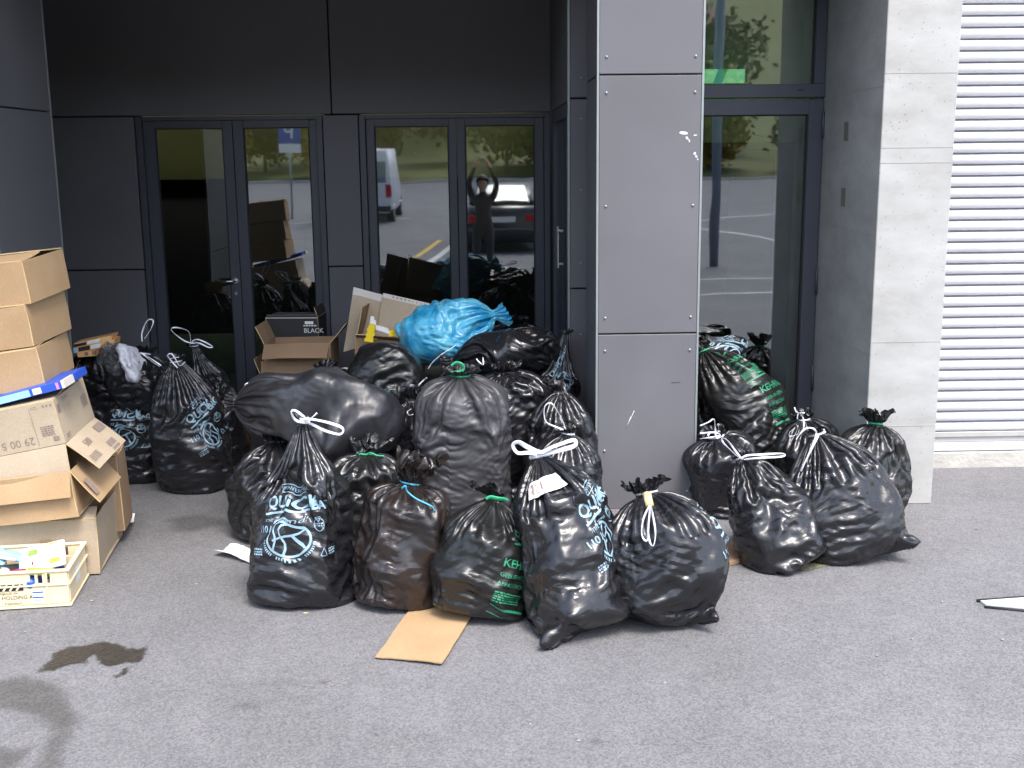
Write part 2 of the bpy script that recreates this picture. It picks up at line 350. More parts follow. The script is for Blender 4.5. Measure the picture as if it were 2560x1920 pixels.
# --- back wall of the recess
YB = 8.90
bw = box('back_wall', -5.2, .62, YB + .10, YB + .22, 2.36, 6.0, M_BACK, BLD)
bw['label'] = 'dark panelled back wall of the recess'
box('wall_core', -5.2, -2.62, YB + .10, YB + .22, 0, 2.36, M_BACK, bw); box('wall_core', -1.20, -.935, YB + .10, YB + .22, 0, 2.36, M_BACK, bw)
g = .005
for x0, x1, z0, z1 in [(-5.2, -2.62, 0, 1.13), (-5.2, -2.62, 1.13, 2.285), (-1.205, -.93, 0, 1.135), (-1.205, -.93, 1.135, 2.285), (-5.2, -1.13, 2.285, 4.2), (-1.13, .535, 2.285, 4.2)]:
    panel(x0 + g, x1 - g, YB, YB + .098, z0 + (g if z0 else 0), z1 - g, bw)

# --- glass double doors in the back wall
def leaf(x0, x1, z1, st_l, st_r, top, bot, y, handle=None):
    d = box('glass_door', x0, x0 + st_l, y, y + .06, 0.02, z1, M_FRAME, BLD, .003)
    box('door_frame', x1 - st_r, x1, y, y + .06, .02, z1, M_FRAME, d, .003)
    box('door_frame', x0 + st_l, x1 - st_r, y + .001, y + .059, z1 - top, z1 - .001, M_FRAME, d)
    box('door_frame', x0 + st_l, x1 - st_r, y + .001, y + .059, .021, bot, M_FRAME, d)
    box('pane', x0 + st_l - .01, x1 - st_r + .01, y + .026, y + .034, bot - .01, z1 - top + .01, M_GLASS, d)
    for (a, b, c, e) in ((x0 + st_l, x0 + st_l + .008, bot, z1 - top), (x1 - st_r - .008, x1 - st_r, bot, z1 - top)):
        box('seal', a, b, y + .012, y + .0255, c, e, M_SEAL, d)
    box('seal', x0 + st_l + .008, x1 - st_r - .008, y + .012, y + .0255, z1 - top - .008, z1 - top, M_SEAL, d)
    if handle:
        hx, hz, sg = handle
        h = tube('handle', [(hx, y, hz), (hx, y - .05, hz), (hx + sg * .02, y - .058, hz), (hx + sg * .15, y - .058, hz)], .010, M_STEEL, d, 10)
        bm = bmesh.new(); bmesh.ops.create_cone(bm, cap_ends=True, segments=20, radius1=.026, radius2=.024, depth=.010, matrix=Matrix.Translation((hx, y - .005, hz)) @ Matrix.Rotation(math.pi / 2, 4, 'X'))
        put('handle_rose', bm_mesh('handle_rose', bm), M_STEEL, d)
        bm = bmesh.new(); bmesh.ops.create_cone(bm, cap_ends=True, segments=16, radius1=.014, radius2=.013, depth=.010, matrix=Matrix.Translation((hx, y - .005, hz - .10)) @ Matrix.Rotation(math.pi / 2, 4, 'X'))
        put('lock_cylinder', bm_mesh('lock_cylinder', bm), M_STEEL, d)
    return d
YD = YB + .045
def door_case(x0, x1, z1):
    f = box('door_case', x0, x0 + .045, YB + .01, YD + .09, 0, z1, M_FRAME, BLD, .002)
    box('case_post', x1 - .045, x1, YB + .01, YD + .09, 0, z1, M_FRAME, f, .002)
    box('case_head', x0 + .045, x1 - .045, YB + .03, YD + .09, z1 - .03, z1, M_FRAME, f)
    box('threshold', x0 + .045, x1 - .045, YB + .0, YD + .09, 0.002, .019, M_STEEL, f)
door_case(-2.615, -1.208, 2.282); door_case(-.928, .525, 2.282)
leaf(-2.568, -1.896, 2.25, .085, .075, .055, .10, YD, (-1.935, 1.03, -1)); leaf(-1.892, -1.255, 2.25, .078, .06, .055, .10, YD)
leaf(-.881, -.190, 2.25, .065, .062, .055, .10, YD); leaf(-.186, .478, 2.25, .062, .07, .055, .10, YD)

# --- right side wall of the recess with a glass side door (faces left)
XS = .53
sw = box('side_wall', XS + .03, XS + .25, 7.20, YB + .1, 2.36, 6.0, M_BACK, BLD)
box('panel', XS, XS + .029, 7.20, YB - .006, 2.29, 4.2, M_PANEL, sw, .003)
sd = box('side_door', XS + .005, XS + .065, 7.22, 7.30, .02, 2.285, M_FRAME, BLD, .003)
box('door_frame', XS + .005, XS + .065, 8.66, 8.79, .02, 2.285, M_FRAME, sd, .003)
box('door_frame', XS + .006, XS + .064, 7.30, 8.66, 2.20, 2.284, M_FRAME, sd); box('door_frame', XS + .006, XS + .064, 7.30, 8.66, .021, .11, M_FRAME, sd)
box('pane', XS + .03, XS + .038, 7.29, 8.67, .10, 2.21, M_GLASS, sd)
box('handle', XS - .035, XS - .022, 7.62, 7.66, 1.22, 1.50, M_STEEL, sd, .003)
for z in (1.25, 1.47): box('handle_post', XS - .022, XS + .006, 7.632, 7.648, z - .008, z + .008, M_STEEL, sd)

# --- narrow facade pier between side door and right door
YF = 7.12
pier = box('facade_pier', XS + .03, 1.0, YF + .03, YF + .2, 0, 6, M_BACK, BLD)
for z0, z1 in ((0, 1.14), (1.14, 2.30), (2.30, 4.2)): panel(XS + .012, .99, YF, YF + .029, z0 + (g if z0 else 0), z1 - g, pier)
box('corner_trim', XS - .002, XS + .010, YF - .004, YF + .03, 0, 4.2, M_ALU, pier)
for z in (.25, .85, 1.30, 1.75, 2.18, 2.42): 
    bm = bmesh.new(); bmesh.ops.create_uvsphere(bm, u_segments=10, v_segments=6, radius=.007, matrix=Matrix.Translation((.61, YF - .001, z))); put('screw', bm_mesh('screw', bm, True), M_ALU, pier)

# --- right glass door with fixed light above
YR = 7.20
rd = box('glass_door', 2.03, 2.122, YR, YR + .07, .02, 2.285, M_FRAME, BLD, .003); rd['label'] = 'tall glass door beside the concrete wall'
box('door_frame', 1.005, 1.10, YR, YR + .07, .02, 2.285, M_FRAME, rd, .003); box('door_frame', 1.10, 2.03, YR + .001, YR + .069, 2.195, 2.284, M_FRAME, rd); box('door_frame', 1.10, 2.03, YR + .001, YR + .069, .021, .12, M_FRAME, rd)
box('pane', 1.09, 2.04, YR + .03, YR + .038, .11, 2.205, M_GLASS, rd)
for a, b in ((1.10, 1.108), (2.022, 2.03)): box('seal', a, b, YR + .014, YR + .0295, .12, 2.195, M_SEAL, rd)
box('seal', 1.108, 2.022, YR + .014, YR + .0295, 2.187, 2.195, M_SEAL, rd)
for z in (.45, 1.08, 2.05): tube('hinge', [(2.118, YR - .012, z), (2.118, YR - .012, z + .16)], .009, M_FRAME, rd, 8)
tl = box('transom_window', 1.0, 2.124, YR - .005, YR + .07, 2.297, 2.378, M_FRAME, BLD, .003)
box('frame', 2.055, 2.123, YR, YR + .07, 2.378, 4.2, M_FRAME, tl, .003); box('frame', 1.0, 1.07, YR, YR + .07, 2.378, 4.2, M_FRAME, tl, .003)
box('pane', 1.06, 2.06, YR + .03, YR + .038, 2.37, 4.2, M_GLASS, tl); box('seal', 2.047, 2.055, YR + .014, YR + .0295, 2.378, 4.2, M_SEAL, tl)
box('maker_plate', 1.955, 1.995, YR - .0075, YR - .0045, 2.335, 2.345, M_BLACKINK, tl)

# --- concrete wall wing, its slots
cw = box('concrete_wall', 2.127, 2.52, 6.15, 7.278, 0, 6.0, M_CONC, BLD, .004); cw['label'] = 'pale board-marked concrete wall end'
M_JOINT = mat('formwork_joint', (.34, .33, .31), .9, (.40, .39, .37), 30)
for z in (2.365, 1.98, 1.90, .93, .455): box('formwork_joint', 2.131, 2.516, 6.1485, 6.152, z, z + .0035, M_JOINT, cw)
for z in (2.30, 1.52, .86): box('formwork_joint', 2.1255, 2.128, 6.16, 7.19, z, z + .003, M_JOINT, cw)
M_SLOT = mat('slot_grey', (.16, .155, .13), .8, (.20, .19, .16), 20)
for z0, z1 in ((2.026, 2.134), (1.648, 1.755)): box('dark_slot_plate', 2.1240, 2.128, 6.705, 6.785, z0, z1, M_SLOT, cw)  # dark plates stand in for the shaded hollows of the recessed slots

# --- roller shutter and plinth
M_SHUTGAP = mat('shutter_groove', (.42, .42, .48), .6, (.46, .46, .52), 8)
sh = box('roller_shutter', 2.522, 8.5, 6.972, 7.08, .10, 6.0, M_SHUTGAP, BLD); sh['label'] = 'white roller shutter of horizontal slats'
pitch = .0665; prof = []
for k in range(9):
    t = k / 8; prof.append((-.022 * math.sin(math.pi * t) ** .28, t * (pitch - .011)))
vs = []; 
for X_ in (0, 5.98):
    for dy, dz in prof: vs.append((X_, dy, dz))
    vs.append((X_, .010, pitch - .011)); vs.append((X_, .010, 0))
n_ = len(prof) + 2
slat_me = mesh_from('slat', vs, [(i, i + 1, n_ + i + 1, n_ + i) for i in range(n_ - 1)] + [(n_ - 1, 0, n_, 2 * n_ - 1)] + [tuple(range(n_ - 1, -1, -1)), tuple(n_ + i for i in range(n_))]); slat_me.materials.append(M_SHUT)
for i, f in enumerate(slat_me.polygons): f.use_smooth = i < 8
for k in range(58):
    o = bpy.data.objects.new('slat', slat_me); COL.objects.link(o); o.parent = sh; o.matrix_parent_inverse = parent_inv(sh); o.location = (2.523, 6.955, .222 + k * pitch)
box('lower_rail', 2.523, 8.5, 6.93, 6.97, .188, .221, M_SHUT2, sh, .003); box('lower_rail', 2.523, 8.5, 6.945, 6.98, .152, .187, M_SHUT2, sh, .003)
box('bottom_bar', 2.523, 8.5, 6.90, 6.985, .105, .151, M_SHUTBAR, sh, .004)
pl = box('plinth', 2.5215, 8.5, 6.885, 7.3, -.05, .100, M_PLINTH, BLD, .006)

# --- square clad column
cx0, cx1, cy0, cy1 = .612, 1.172, 6.15, 6.765
colm = box('column', cx0 + .03, cx1 - .03, cy0 + .03, cy1 - .03, 0, 6, M_BACK, BLD); colm['label'] = 'square column clad in screwed grey panels'
zz = [(0, .998), (.998, 2.370), (2.370, 3.9)]
for z0, z1 in zz:
    a, b = z0 + (.004 if z0 else .0), z1 - .004
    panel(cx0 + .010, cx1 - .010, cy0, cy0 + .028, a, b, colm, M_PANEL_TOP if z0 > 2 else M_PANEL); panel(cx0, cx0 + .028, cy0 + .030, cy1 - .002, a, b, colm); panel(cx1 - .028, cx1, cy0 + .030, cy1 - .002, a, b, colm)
for x0, x1 in ((cx0 - .002, cx0 + .009), (cx1 - .009, cx1 + .002)): box('corner_trim', x0, x1, cy0 - .002, cy0 + .030, 0, 3.9, M_ALU, colm)
scr = bmesh.new(); bmesh.ops.create_uvsphere(scr, u_segments=10, v_segments=6, radius=.0075); scr = bm_mesh('screw', scr, True); scr.materials.append(M_ALU)
for x in (.66, 1.127):
    for z in (.10, .341, .906, 1.088, 1.69, 2.279, 2.461, 3.0):
        o = bpy.data.objects.new('screw', scr); COL.objects.link(o); o.parent = colm; o.matrix_parent_inverse = parent_inv(colm); o.location = (x, cy0 - .001, z)
# scraped-off sticker remains and a scratch on the column
M_SCRAP = mat('paper_remains', (.70, .70, .74), .8, (.62, .62, .66), 40)
def scrap(name, cx, cz, w, h, ang, seed, parent, y):
    rng = random.Random(seed); n = 11; pts = []
    for k in range(n):
        th = 2 * math.pi * k / n; r = rng.uniform(.65, 1.1); x, z = math.cos(th) * w * r, math.sin(th) * h * r
        pts.append((cx + x * math.cos(ang) - z * math.sin(ang), y, cz + x * math.sin(ang) + z * math.cos(ang)))
    bm = bmesh.new(); f = bm.faces.new([bm.verts.new(p) for p in pts]); r = bmesh.ops.extrude_face_region(bm, geom=[f])
    for v in r['geom']:
        if isinstance(v, bmesh.types.BMVert): v.co.y += .0012
    return put(name, bm_mesh(name, bm), M_SCRAP, parent)
for i, (px, py, w, h, a) in enumerate([(1476, 287, .024, .010, -.1), (1502, 292, .010, .004, 0), (1484, 298, .006, .012, .6), (1489, 304, .004, .010, .2), (1501, 331, .008, .009, 0), (1504, 338, .006, .007, .5), (1507, 344, .004, .005, 0)]):
    p = on_y(px, py, cy0); scrap('sticker_remains', p.x, p.z, w, h, a, i, colm, cy0 - .0012)
for (a, b) in (((1370, 887), (1355, 920)), ((1363, 900), (1352, 925)), ((1450, 827), (1470, 826))):
    p, q = on_y(*a, cy0), on_y(*b, cy0); tube('scratch', [(p.x, cy0 - .0003, p.z), (q.x, cy0 - .0003, q.z)], .0013, M_SCRAP if a[0] < 1400 else M_BACK, colm, 5)

# --- clad block on the left
bx1 = -2.572; by1 = 7.08
blk = box('left_block', -5.2, bx1 - .03, 6.18, by1 - .01, 0, 6, M_BACK, BLD); blk['label'] = 'panelled side of the entrance block'
jz = on_x(0, 230.4, bx1).z
for z0, z1 in ((0, jz - 1.15), (jz - 1.15, jz), (jz, 4.2)):
    panel(bx1 - .029, bx1, 6.17, by1 - .012, z0 + (.004 if z0 else 0), z1 - .004, blk); panel(-5.2, bx1 - .03, 6.15, 6.179, z0 + (.004 if z0 else 0), z1 - .004, blk)
box('corner_trim', bx1 - .02, bx1 + .002, by1 - .010, by1 + .006, 0, 4.2, M_ALU, blk)

# --- soffit, upper facade
sof = box('soffit', -5.2, 1.0, 6.16, YB + .1, 3.16, 3.4, M_BACK, BLD); box('soffit', 1.001, 2.126, 6.16, 7.19, 3.161, 3.399, M_BACK, BLD)
box('upper_facade', -5.2, 2.126, 6.152, 6.30, 3.402, 13.0, M_PANEL, BLD)
box('overhang', -14, .42, 4.3, 6.151, 3.9, 13.0, M_PANEL, BLD)['label'] = 'upper storey jutting out over the entrance'
box('upper_facade', -14, -5.21, 6.152, 6.30, 0, 6.0, M_PANEL, BLD); box('recess_end_wall', -5.3, -5.205, 6.31, YB + .3, 0, 3.4, M_BACK, BLD)

# --- rooms behind the glass
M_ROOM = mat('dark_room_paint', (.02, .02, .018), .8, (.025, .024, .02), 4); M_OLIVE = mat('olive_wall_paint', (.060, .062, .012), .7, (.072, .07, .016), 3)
M_GREENW = mat('pale_green_wall', (.66, .74, .50), .7, (.70, .77, .54), 3); M_FLOORIN = mat('inside_floor', (.10, .12, .06), .4, (.12, .14, .08), 6)
rm = box('room_wall', -6, .9, 13.0, 13.2, 0, 3.3, M_ROOM, BLD); box('room_wall', -6, .9, 12.9, 12.99, 1.75, 2.6, M_OLIVE, BLD); box('room_ceiling', -6, .74, 9.14, 12.2, 3.0, 3.1, M_ROOM, BLD)  # ceiling cut short of the back wall to let sky light onto it
box('room_wall', -6.1, -6, 9.14, 13, 0, 3.3, M_ROOM, BLD); box('room_wall', .75, .9, 9.14, 12.9, 0, 3.3, M_ROOM, BLD); box('room_floor', -6, .74, 9.14, 12.99, .004, .012, M_FLOORIN, BLD)
# lobby behind the right door (left without a roof so sky light gets in): pale green wall with a dark framed inner doorway
YL = 7.75
lw = box('lobby_wall', 2.128, 2.3, 7.28, 9.9, 0, 6, M_GREENW, BLD); box('lobby_wall', 2.092, 2.127, YL, YL + .1, 0, 6, M_GREENW, BLD); box('lobby_wall', 1.002, 2.092, YL, YL + .1, 2.035, 6, M_GREENW, BLD)
df = box('inner_door_frame', 1.985, 2.090, YL - .02, YL + .06, 0, 2.033, M_FRAME, BLD); box('inner_door_head', 1.003, 1.985, YL - .019, YL + .059, 1.985, 2.032, M_SEAL, df)
box('inner_room', .95, 2.127, YL + 2.0, YL + 2.1, 0, 2.4, M_ROOM, BLD); box('inner_room', .95, 2.126, YL + .11, YL + 2, 2.04, 2.2, M_ROOM, BLD); box('inner_room', 2.092, 2.127, YL + .11, YL + 2, 0, 2.03, M_ROOM, BLD); box('inner_room', .95, 1.0, 7.33, YL + 2, 0, 6, M_ROOM, BLD)
# escape-route sign in the lobby
M_EXIT = bpy.data.materials.new('lit_sign_green'); M_EXIT.use_nodes = True; _p = M_EXIT.node_tree.nodes['Principled BSDF']; _p.inputs['Base Color'].default_value = (.30, .62, .38, 1); _p.inputs['Emission Color'].default_value = (.22, .70, .36, 1); _p.inputs['Emission Strength'].default_value = .30
M_EXIT2 = bpy.data.materials.new('lit_sign_dark_green'); M_EXIT2.use_nodes = True; _p = M_EXIT2.node_tree.nodes['Principled BSDF']; _p.inputs['Base Color'].default_value = (.02, .30, .12, 1); _p.inputs['Emission Color'].default_value = (.03, .36, .15, 1); _p.inputs['Emission Strength'].default_value = .25
a = on_y(1480, 150, 7.42); b = on_y(1609, 179, 7.42)
ex = empty('exit_sign', ((a.x + b.x) / 2, 7.42, b.z)); tag(ex, 'lit pale green escape sign with darker green band inside the glass', 'sign')
box('sign_face', a.x, b.x, 7.42, 7.44, b.z, a.z, M_EXIT, ex, .002)
me = mesh_from('sign_band', [(b.x - .205 + dx, 7.4185, z) for dx, z in ((0, b.z), (.06, b.z), (.095, a.z), (.035, a.z))] , [(0, 1, 2, 3)]); put('sign_band', me, M_EXIT2, ex)
tube('hanger', [(a.x + .05, 7.43, a.z), (a.x + .05, 7.43, 4.2)], .004, M_STEEL, ex, 6)
# ================================================================ CAR PARK BEHIND THE CAMERA (seen mirrored in the glass)
M_GRASS = mat('verge_grass', (.055, .085, .018), .9, (.10, .115, .03), 1.2, bump=.8, bscale=9); M_HILL = mat('hillside_meadow', (.075, .10, .025), .9, (.13, .125, .04), .12, ndetail=8)
def ridge():
    rng = random.Random(4); xs = [-160 + 20 * i for i in range(17)]; ys = [-45.5, -52, -64, -85, -120, -170]; zs = [gz(-46) - .2, gz(-46) + .5, 2.2, 8.5, 22, 40]
    vs = [(x, y, z * (1 + .12 * math.sin(x * .05 + y * .03)) if j > 1 else z) for j, (y, z) in enumerate(zip(ys, zs)) for x in xs]; W = len(xs)
    fs = [(j * W + i, (j + 1) * W + i, (j + 1) * W + i + 1, j * W + i + 1) for j in range(5) for i in range(W - 1)]
    o = put('hill', mesh_from('hill', vs, fs, True), M_HILL); o['kind'] = 'structure'; o['label'] = 'grassy hillside beyond the car park'
ridge()
kb = box('kerb', -120, 120, -46.2, -45.6, gz(-46) - .1, gz(-46) + .12, M_PLINTH); kb['kind'] = 'structure'
M_LINE = mat('road_paint_white', (.62, .62, .60), .7, (.45, .45, .44), 20); M_LINEY = mat('road_paint_yellow', (.65, .42, .06), .7, (.50, .33, .06), 20)
def strip(pts, w, m):
    vs, fs = [], []
    for i, (x, y) in enumerate(pts):
        a = Vector(pts[min(i + 1, len(pts) - 1)]) - Vector(pts[max(i - 1, 0)]); a.normalize(); n = Vector((-a.y, a.x))
        for s in (-1, 1): q = Vector((x, y)) + n * s * w / 2; vs.append((q.x, q.y, gz(q.y) + .005))
    fs = [(2 * i, 2 * i + 1, 2 * i + 3, 2 * i + 2) for i in range(len(pts) - 1)]
    o = put('road_marking', mesh_from('road_marking', vs, fs), m); o['kind'] = 'structure'
def dense(pts, n=8):
    out = []
    for a, b in zip(pts[:-1], pts[1:]):
        for k in range(n): out.append((a[0] + (b[0] - a[0]) * k / n, a[1] + (b[1] - a[1]) * k / n))
    return out + [pts[-1]]
strip(dense([(-1.6, -2.0), (-1.0, -9.0)]), .12, M_LINEY); strip(dense([(-1.2, -2.0), (-.55, -9.0)]), .14, M_LINE)
strip(dense([(2.2, -1.6), (14, -3.0)]), .10, M_LINE); strip(dense([(2.2, -3.6), (14, -4.4)]), .10, M_LINE)
strip([(8.5 - 5 * math.exp(-((k - 10) / 6) ** 2) * .0 - k * .28, -5.0 - k * .75 + 1.4 * math.sin(k * .45)) for k in range(20)], .14, M_LINE)
strip(dense([(-9, -14), (-2.2, -17)]), .14, M_LINE); strip(dense([(-8, -8.5), (-4.2, -9.2)]), .12, M_LINEY); strip(dense([(3, -14), (9, -20)]), .14, M_LINE)

# trees
def leaf_cloud(name, n, rx, rz, size, seed):
    rng = np.random.default_rng(seed); cl = rng.normal(size=(26, 3)); cl /= np.linalg.norm(cl, axis=1)[:, None]; cl *= rng.uniform(.35, .95, (26, 1))
    c = cl[rng.integers(26, size=n)] + rng.normal(0, .20, (n, 3)); c *= np.array([rx, rx, rz])
    u = rng.normal(size=(n, 3)); u /= np.linalg.norm(u, axis=1)[:, None]; w = np.cross(u, rng.normal(size=(n, 3))); w /= np.linalg.norm(w, axis=1)[:, None]
    s = size * rng.uniform(.6, 1.4, (n, 1)); V = np.stack([c - u * s - w * s * .6, c + u * s - w * s * .6, c + u * s + w * s * .6, c - u * s + w * s * .6], 1).reshape(-1, 3)
    return mesh_from(name, V.tolist(), [(4 * i, 4 * i + 1, 4 * i + 2, 4 * i + 3) for i in range(n)])
leafm = [mat('leaf_green', (.045, .075, .015), .7, (.09, .11, .02), .6), mat('leaf_yellow', (.30, .20, .02), .7, (.18, .15, .02), .6), mat('leaf_brown', (.11, .065, .025), .7, (.06, .05, .02), .6)]
M_BARK = mat('bark', (.07, .055, .045), .9, (.10, .085, .07), 3)
clouds = []
for k in range(3):
    me = leaf_cloud('crown', 2600, 2.6, 3.0, .17, k); me.materials.append(leafm[k]); clouds.append(me)
vs = []; fs = []
for i in range(6):
    z = i * .7; r = .17 * (1 - i * .13)
    for k in range(8): vs.append((r * math.cos(k * math.pi / 4) + .06 * math.sin(i), r * math.sin(k * math.pi / 4), z))
for i in range(5):
    for k in range(8): fs.append((i * 8 + k, i * 8 + (k + 1) % 8, i * 8 + 8 + (k + 1) % 8, i * 8 + 8 + k))
trunk_me = mesh_from('trunk', vs, fs, True); trunk_me.materials.append(M_BARK)
TREE_SIDE = ['by the kerb', 'behind the parking sign', 'beyond the van', 'high on the bank', 'beyond the dark car', 'beyond the lamp post']
TREES = [(-26, -50, 0, 1.1), (-20, -56, 2, 1.2), (-15.5, -49, 1, .9), (-11, -58, 0, 1.3), (-6.5, -51, 2, 1.0), (-2, -60, 2, 1.35), (1.5, -50, 0, .95), (5.5, -52, 1, 1.0), (10, -60, 0, 1.3), (-3.5, -72, 0, 1.6), (16, -66, 2, 1.3), (-32, -64, 1, 1.3), (24, -58, 0, 1.1), (-13, -52, 2, .8), (-18, -50, 0, .75), (-9, -49, 1, .7), (-24, -54, 2, 1.0), (3.4, -56, 1, 1.1), (7.8, -49, 0, .7), (13, -52, 1, .9), (19, -51, 2, .9)]
NAMES3 = ['green leafy tree', 'golden yellow autumn tree', 'brown half-bare autumn tree']
for i, (x, y, k, s) in enumerate(TREES):
    z = gz(-46) + max(0, (-50 - y)) * .17 + .3
    t = empty('tree', (x, y, z)); tag(t, NAMES3[k] + ' on the grass bank beyond the car park', 'tree', 'trees beyond the car park')
    for nm, me, dz in (('trunk', trunk_me, 0), ('crown', clouds[k], 3.1 * s)):
        o = bpy.data.objects.new(nm, me); COL.objects.link(o); o.parent = t; o.location = (0, 0, dz if nm == 'crown' else -.3); o.scale = (s, s, s * (1.15 if nm == 'trunk' else 1)); o.rotation_euler = (0, 0, i * 1.3)

# parked vehicles
def loft(name, secs, m, parent, smooth=True, cap=True):
    n = len(secs[0]); vs = [p for s in secs for p in s]; fs = []
    for i in range(len(secs) - 1):
        for k in range(n): fs.append((i * n + k, i * n + (k + 1) % n, (i + 1) * n + (k + 1) % n, (i + 1) * n + k))
    if cap: fs += [tuple(range(n - 1, -1, -1)), tuple((len(secs) - 1) * n + k for k in range(n))]
    return put(name, mesh_from(name, vs, fs, smooth), m, parent)
def wheel(cx, cy, cz, r, w, parent):
    bm = bmesh.new(); bmesh.ops.create_cone(bm, cap_ends=True, segments=28, radius1=r, radius2=r, depth=w, matrix=Matrix.Translation((cx, cy, cz)) @ Matrix.Rotation(math.pi / 2, 4, 'Y'))
    wo = put('wheel', bm_mesh('wheel', bm), M_SEAL, parent)
    bm = bmesh.new(); bmesh.ops.create_cone(bm, cap_ends=True, segments=20, radius1=r * .62, radius2=r * .55, depth=w + .02, matrix=Matrix.Translation((cx, cy, cz)) @ Matrix.Rotation(math.pi / 2, 4, 'Y'))
    put('rim', bm_mesh('rim', bm), M_STEEL, wo)
def sect(y, hw, z0, z1, cx, zb, top=.86):
    pts = [(-hw * .9, z0), (hw * .9, z0), (hw, z0 + .12), (hw, zb), (hw * .97, (zb + z1) / 2 + .02), (hw * top, z1), (-hw * top, z1), (-hw * .97, (zb + z1) / 2 + .02), (-hw, zb), (-hw, z0 + .12)]
    return [(cx + x, y, z) for x, z in pts]
M_CARD_DK = mat('dark_car_paint', (.010, .016, .020), .2, (.014, .02, .024), 3, spec=.7); M_CARGLASS = mat('car_glass', (.16, .22, .24), .08, (.20, .26, .28), 3, spec=.9); M_RED = mat('tail_lamp_red', (.35, .01, .012), .2, (.45, .015, .02), 20)
M_VAN = mat('white_van_paint', (.66, .67, .72), .3, (.62, .63, .68), 3)
def sedan(cx, y0, cz):
    c = empty('parked_car', (cx, y0 - 2.2, cz)); tag(c, 'dark saloon car parked facing away from the building', 'car')
    z = lambda v: cz + v
    loft('body', [sect(y0, .72, z(.32), z(.86), cx, z(.6)), sect(y0 - .06, .82, z(.22), z(.96), cx, z(.62)), sect(y0 - .6, .85, z(.2), z(1.0), cx, z(.66)), sect(y0 - 2.6, .86, z(.2), z(.96), cx, z(.66)), sect(y0 - 3.9, .84, z(.22), z(.86), cx, z(.6)), sect(y0 - 4.35, .72, z(.3), z(.7), cx, z(.5))], M_CARD_DK, c)
    loft('cabin', [sect(y0 - .45, .70, z(.95), z(.985), cx, z(.97), .95), sect(y0 - 1.15, .72, z(.95), z(1.40), cx, z(1.1), .80), sect(y0 - 2.2, .72, z(.95), z(1.43), cx, z(1.1), .80), sect(y0 - 3.2, .70, z(.92), z(.98), cx, z(.95), .95)], M_CARD_DK, c)
    for nm, y1, y2, za, zb_, w1, w2 in (('rear_window', y0 - .50, y0 - 1.08, 1.02, 1.375, .60, .50), ):
        me = mesh_from(nm, [(cx - w1, y1 + .03, z(za)), (cx + w1, y1 + .03, z(za)), (cx + w2, y2 + .03, z(zb_)), (cx - w2, y2 + .03, z(zb_))], [(0, 1, 2, 3)]); put(nm, me, M_CARGLASS, c)
    for s in (-1, 1):
        box('tail_lamp', cx + s * .60 - .13, cx + s * .60 + .13, y0 - .12, y0 + .005, z(.66), z(.82), M_RED, c, .01)
        for yy in (y0 - .85, y0 - 3.5): wheel(cx + s * .76, yy, z(.31), .31, .2, c)
        me = mesh_from('side_window', [(cx + s * .725, y0 - .9, z(1.0)), (cx + s * .725, y0 - 2.8, z(1.0)), (cx + s * .60, y0 - 2.25, z(1.37)), (cx + s * .60, y0 - 1.2, z(1.37))], [(0, 1, 2, 3)]); put('side_window', me, M_CARGLASS, c)
    box('bumper', cx - .84, cx + .84, y0 - .1, y0 + .06, z(.34), z(.54), M_CARD_DK, c, .03); box('number_plate', cx - .26, cx + .26, y0 + .002, y0 + .012, z(.67), z(.78), M_WHITE, c)
sedan(.42, -5.6, gz(-6))
def van(cx, y0, cz):
    c = empty('parked_van', (cx, y0 - 2, cz)); tag(c, 'white delivery van parked across the car park', 'van'); z = lambda v: cz + v
    loft('body', [sect(y0, .92, z(.3), z(2.0), cx, z(1.0), .88), sect(y0 - .08, .97, z(.28), z(2.1), cx, z(1.0), .88), sect(y0 - 3.0, .97, z(.28), z(2.12), cx, z(1.0), .88), sect(y0 - 3.9, .95, z(.28), z(1.5), cx, z(1.0), .9), sect(y0 - 4.7, .88, z(.3), z(1.0), cx, z(.8), .9)], M_VAN, c)
    for s in (-1, 1):
        box('rear_window', cx + s * .45 - .36, cx + s * .45 + .36, y0 - .02, y0 + .012, z(1.15), z(1.75), M_CARGLASS, c, .01); box('tail_lamp', cx + s * .86 - .07, cx + s * .86 + .07, y0 - .05, y0 + .015, z(.75), z(1.1), M_RED, c, .01)
        for yy in (y0 - .9, y0 - 3.9): wheel(cx + s * .86, yy, z(.33), .33, .22, c)
    box('bumper', cx - .95, cx + .95, y0 - .05, y0 + .07, z(.32), z(.5), M_SEAL, c, .02)
van(-3.5, -14.5, gz(-15))
# parking sign
px_, py_ = -5.75, -17.3; pz = gz(py_)
ps = empty('parking_sign', (px_, py_, pz)); tag(ps, 'blue parking sign with white letter P and white plate on a thin post', 'sign')
M_SIGNB = mat('sign_blue', (.01, .06, .36), .35, (.015, .07, .40), 9); M_GALV = mat('galvanised_post', (.34, .37, .38), .5, (.30, .33, .34), 15, metallic=.4)
tube('post', [(px_, py_, pz - .1), (px_, py_, pz + 3.05)], .03, M_GALV, ps, 10)
sp = box('sign_plate', px_ - .32, px_ + .32, py_ + .035, py_ + .05, pz + 2.30, pz + 2.98, M_SIGNB, ps, .004); box('info_plate', px_ - .32, px_ + .32, py_ + .035, py_ + .05, pz + 1.98, pz + 2.27, M_WHITE, ps, .004)
flat_text('letter', 'P', .62, (px_ + .17, py_ + .052, pz + 2.43), (-1, 0, 0), (0, 0, 1), M_WHITE, ps)
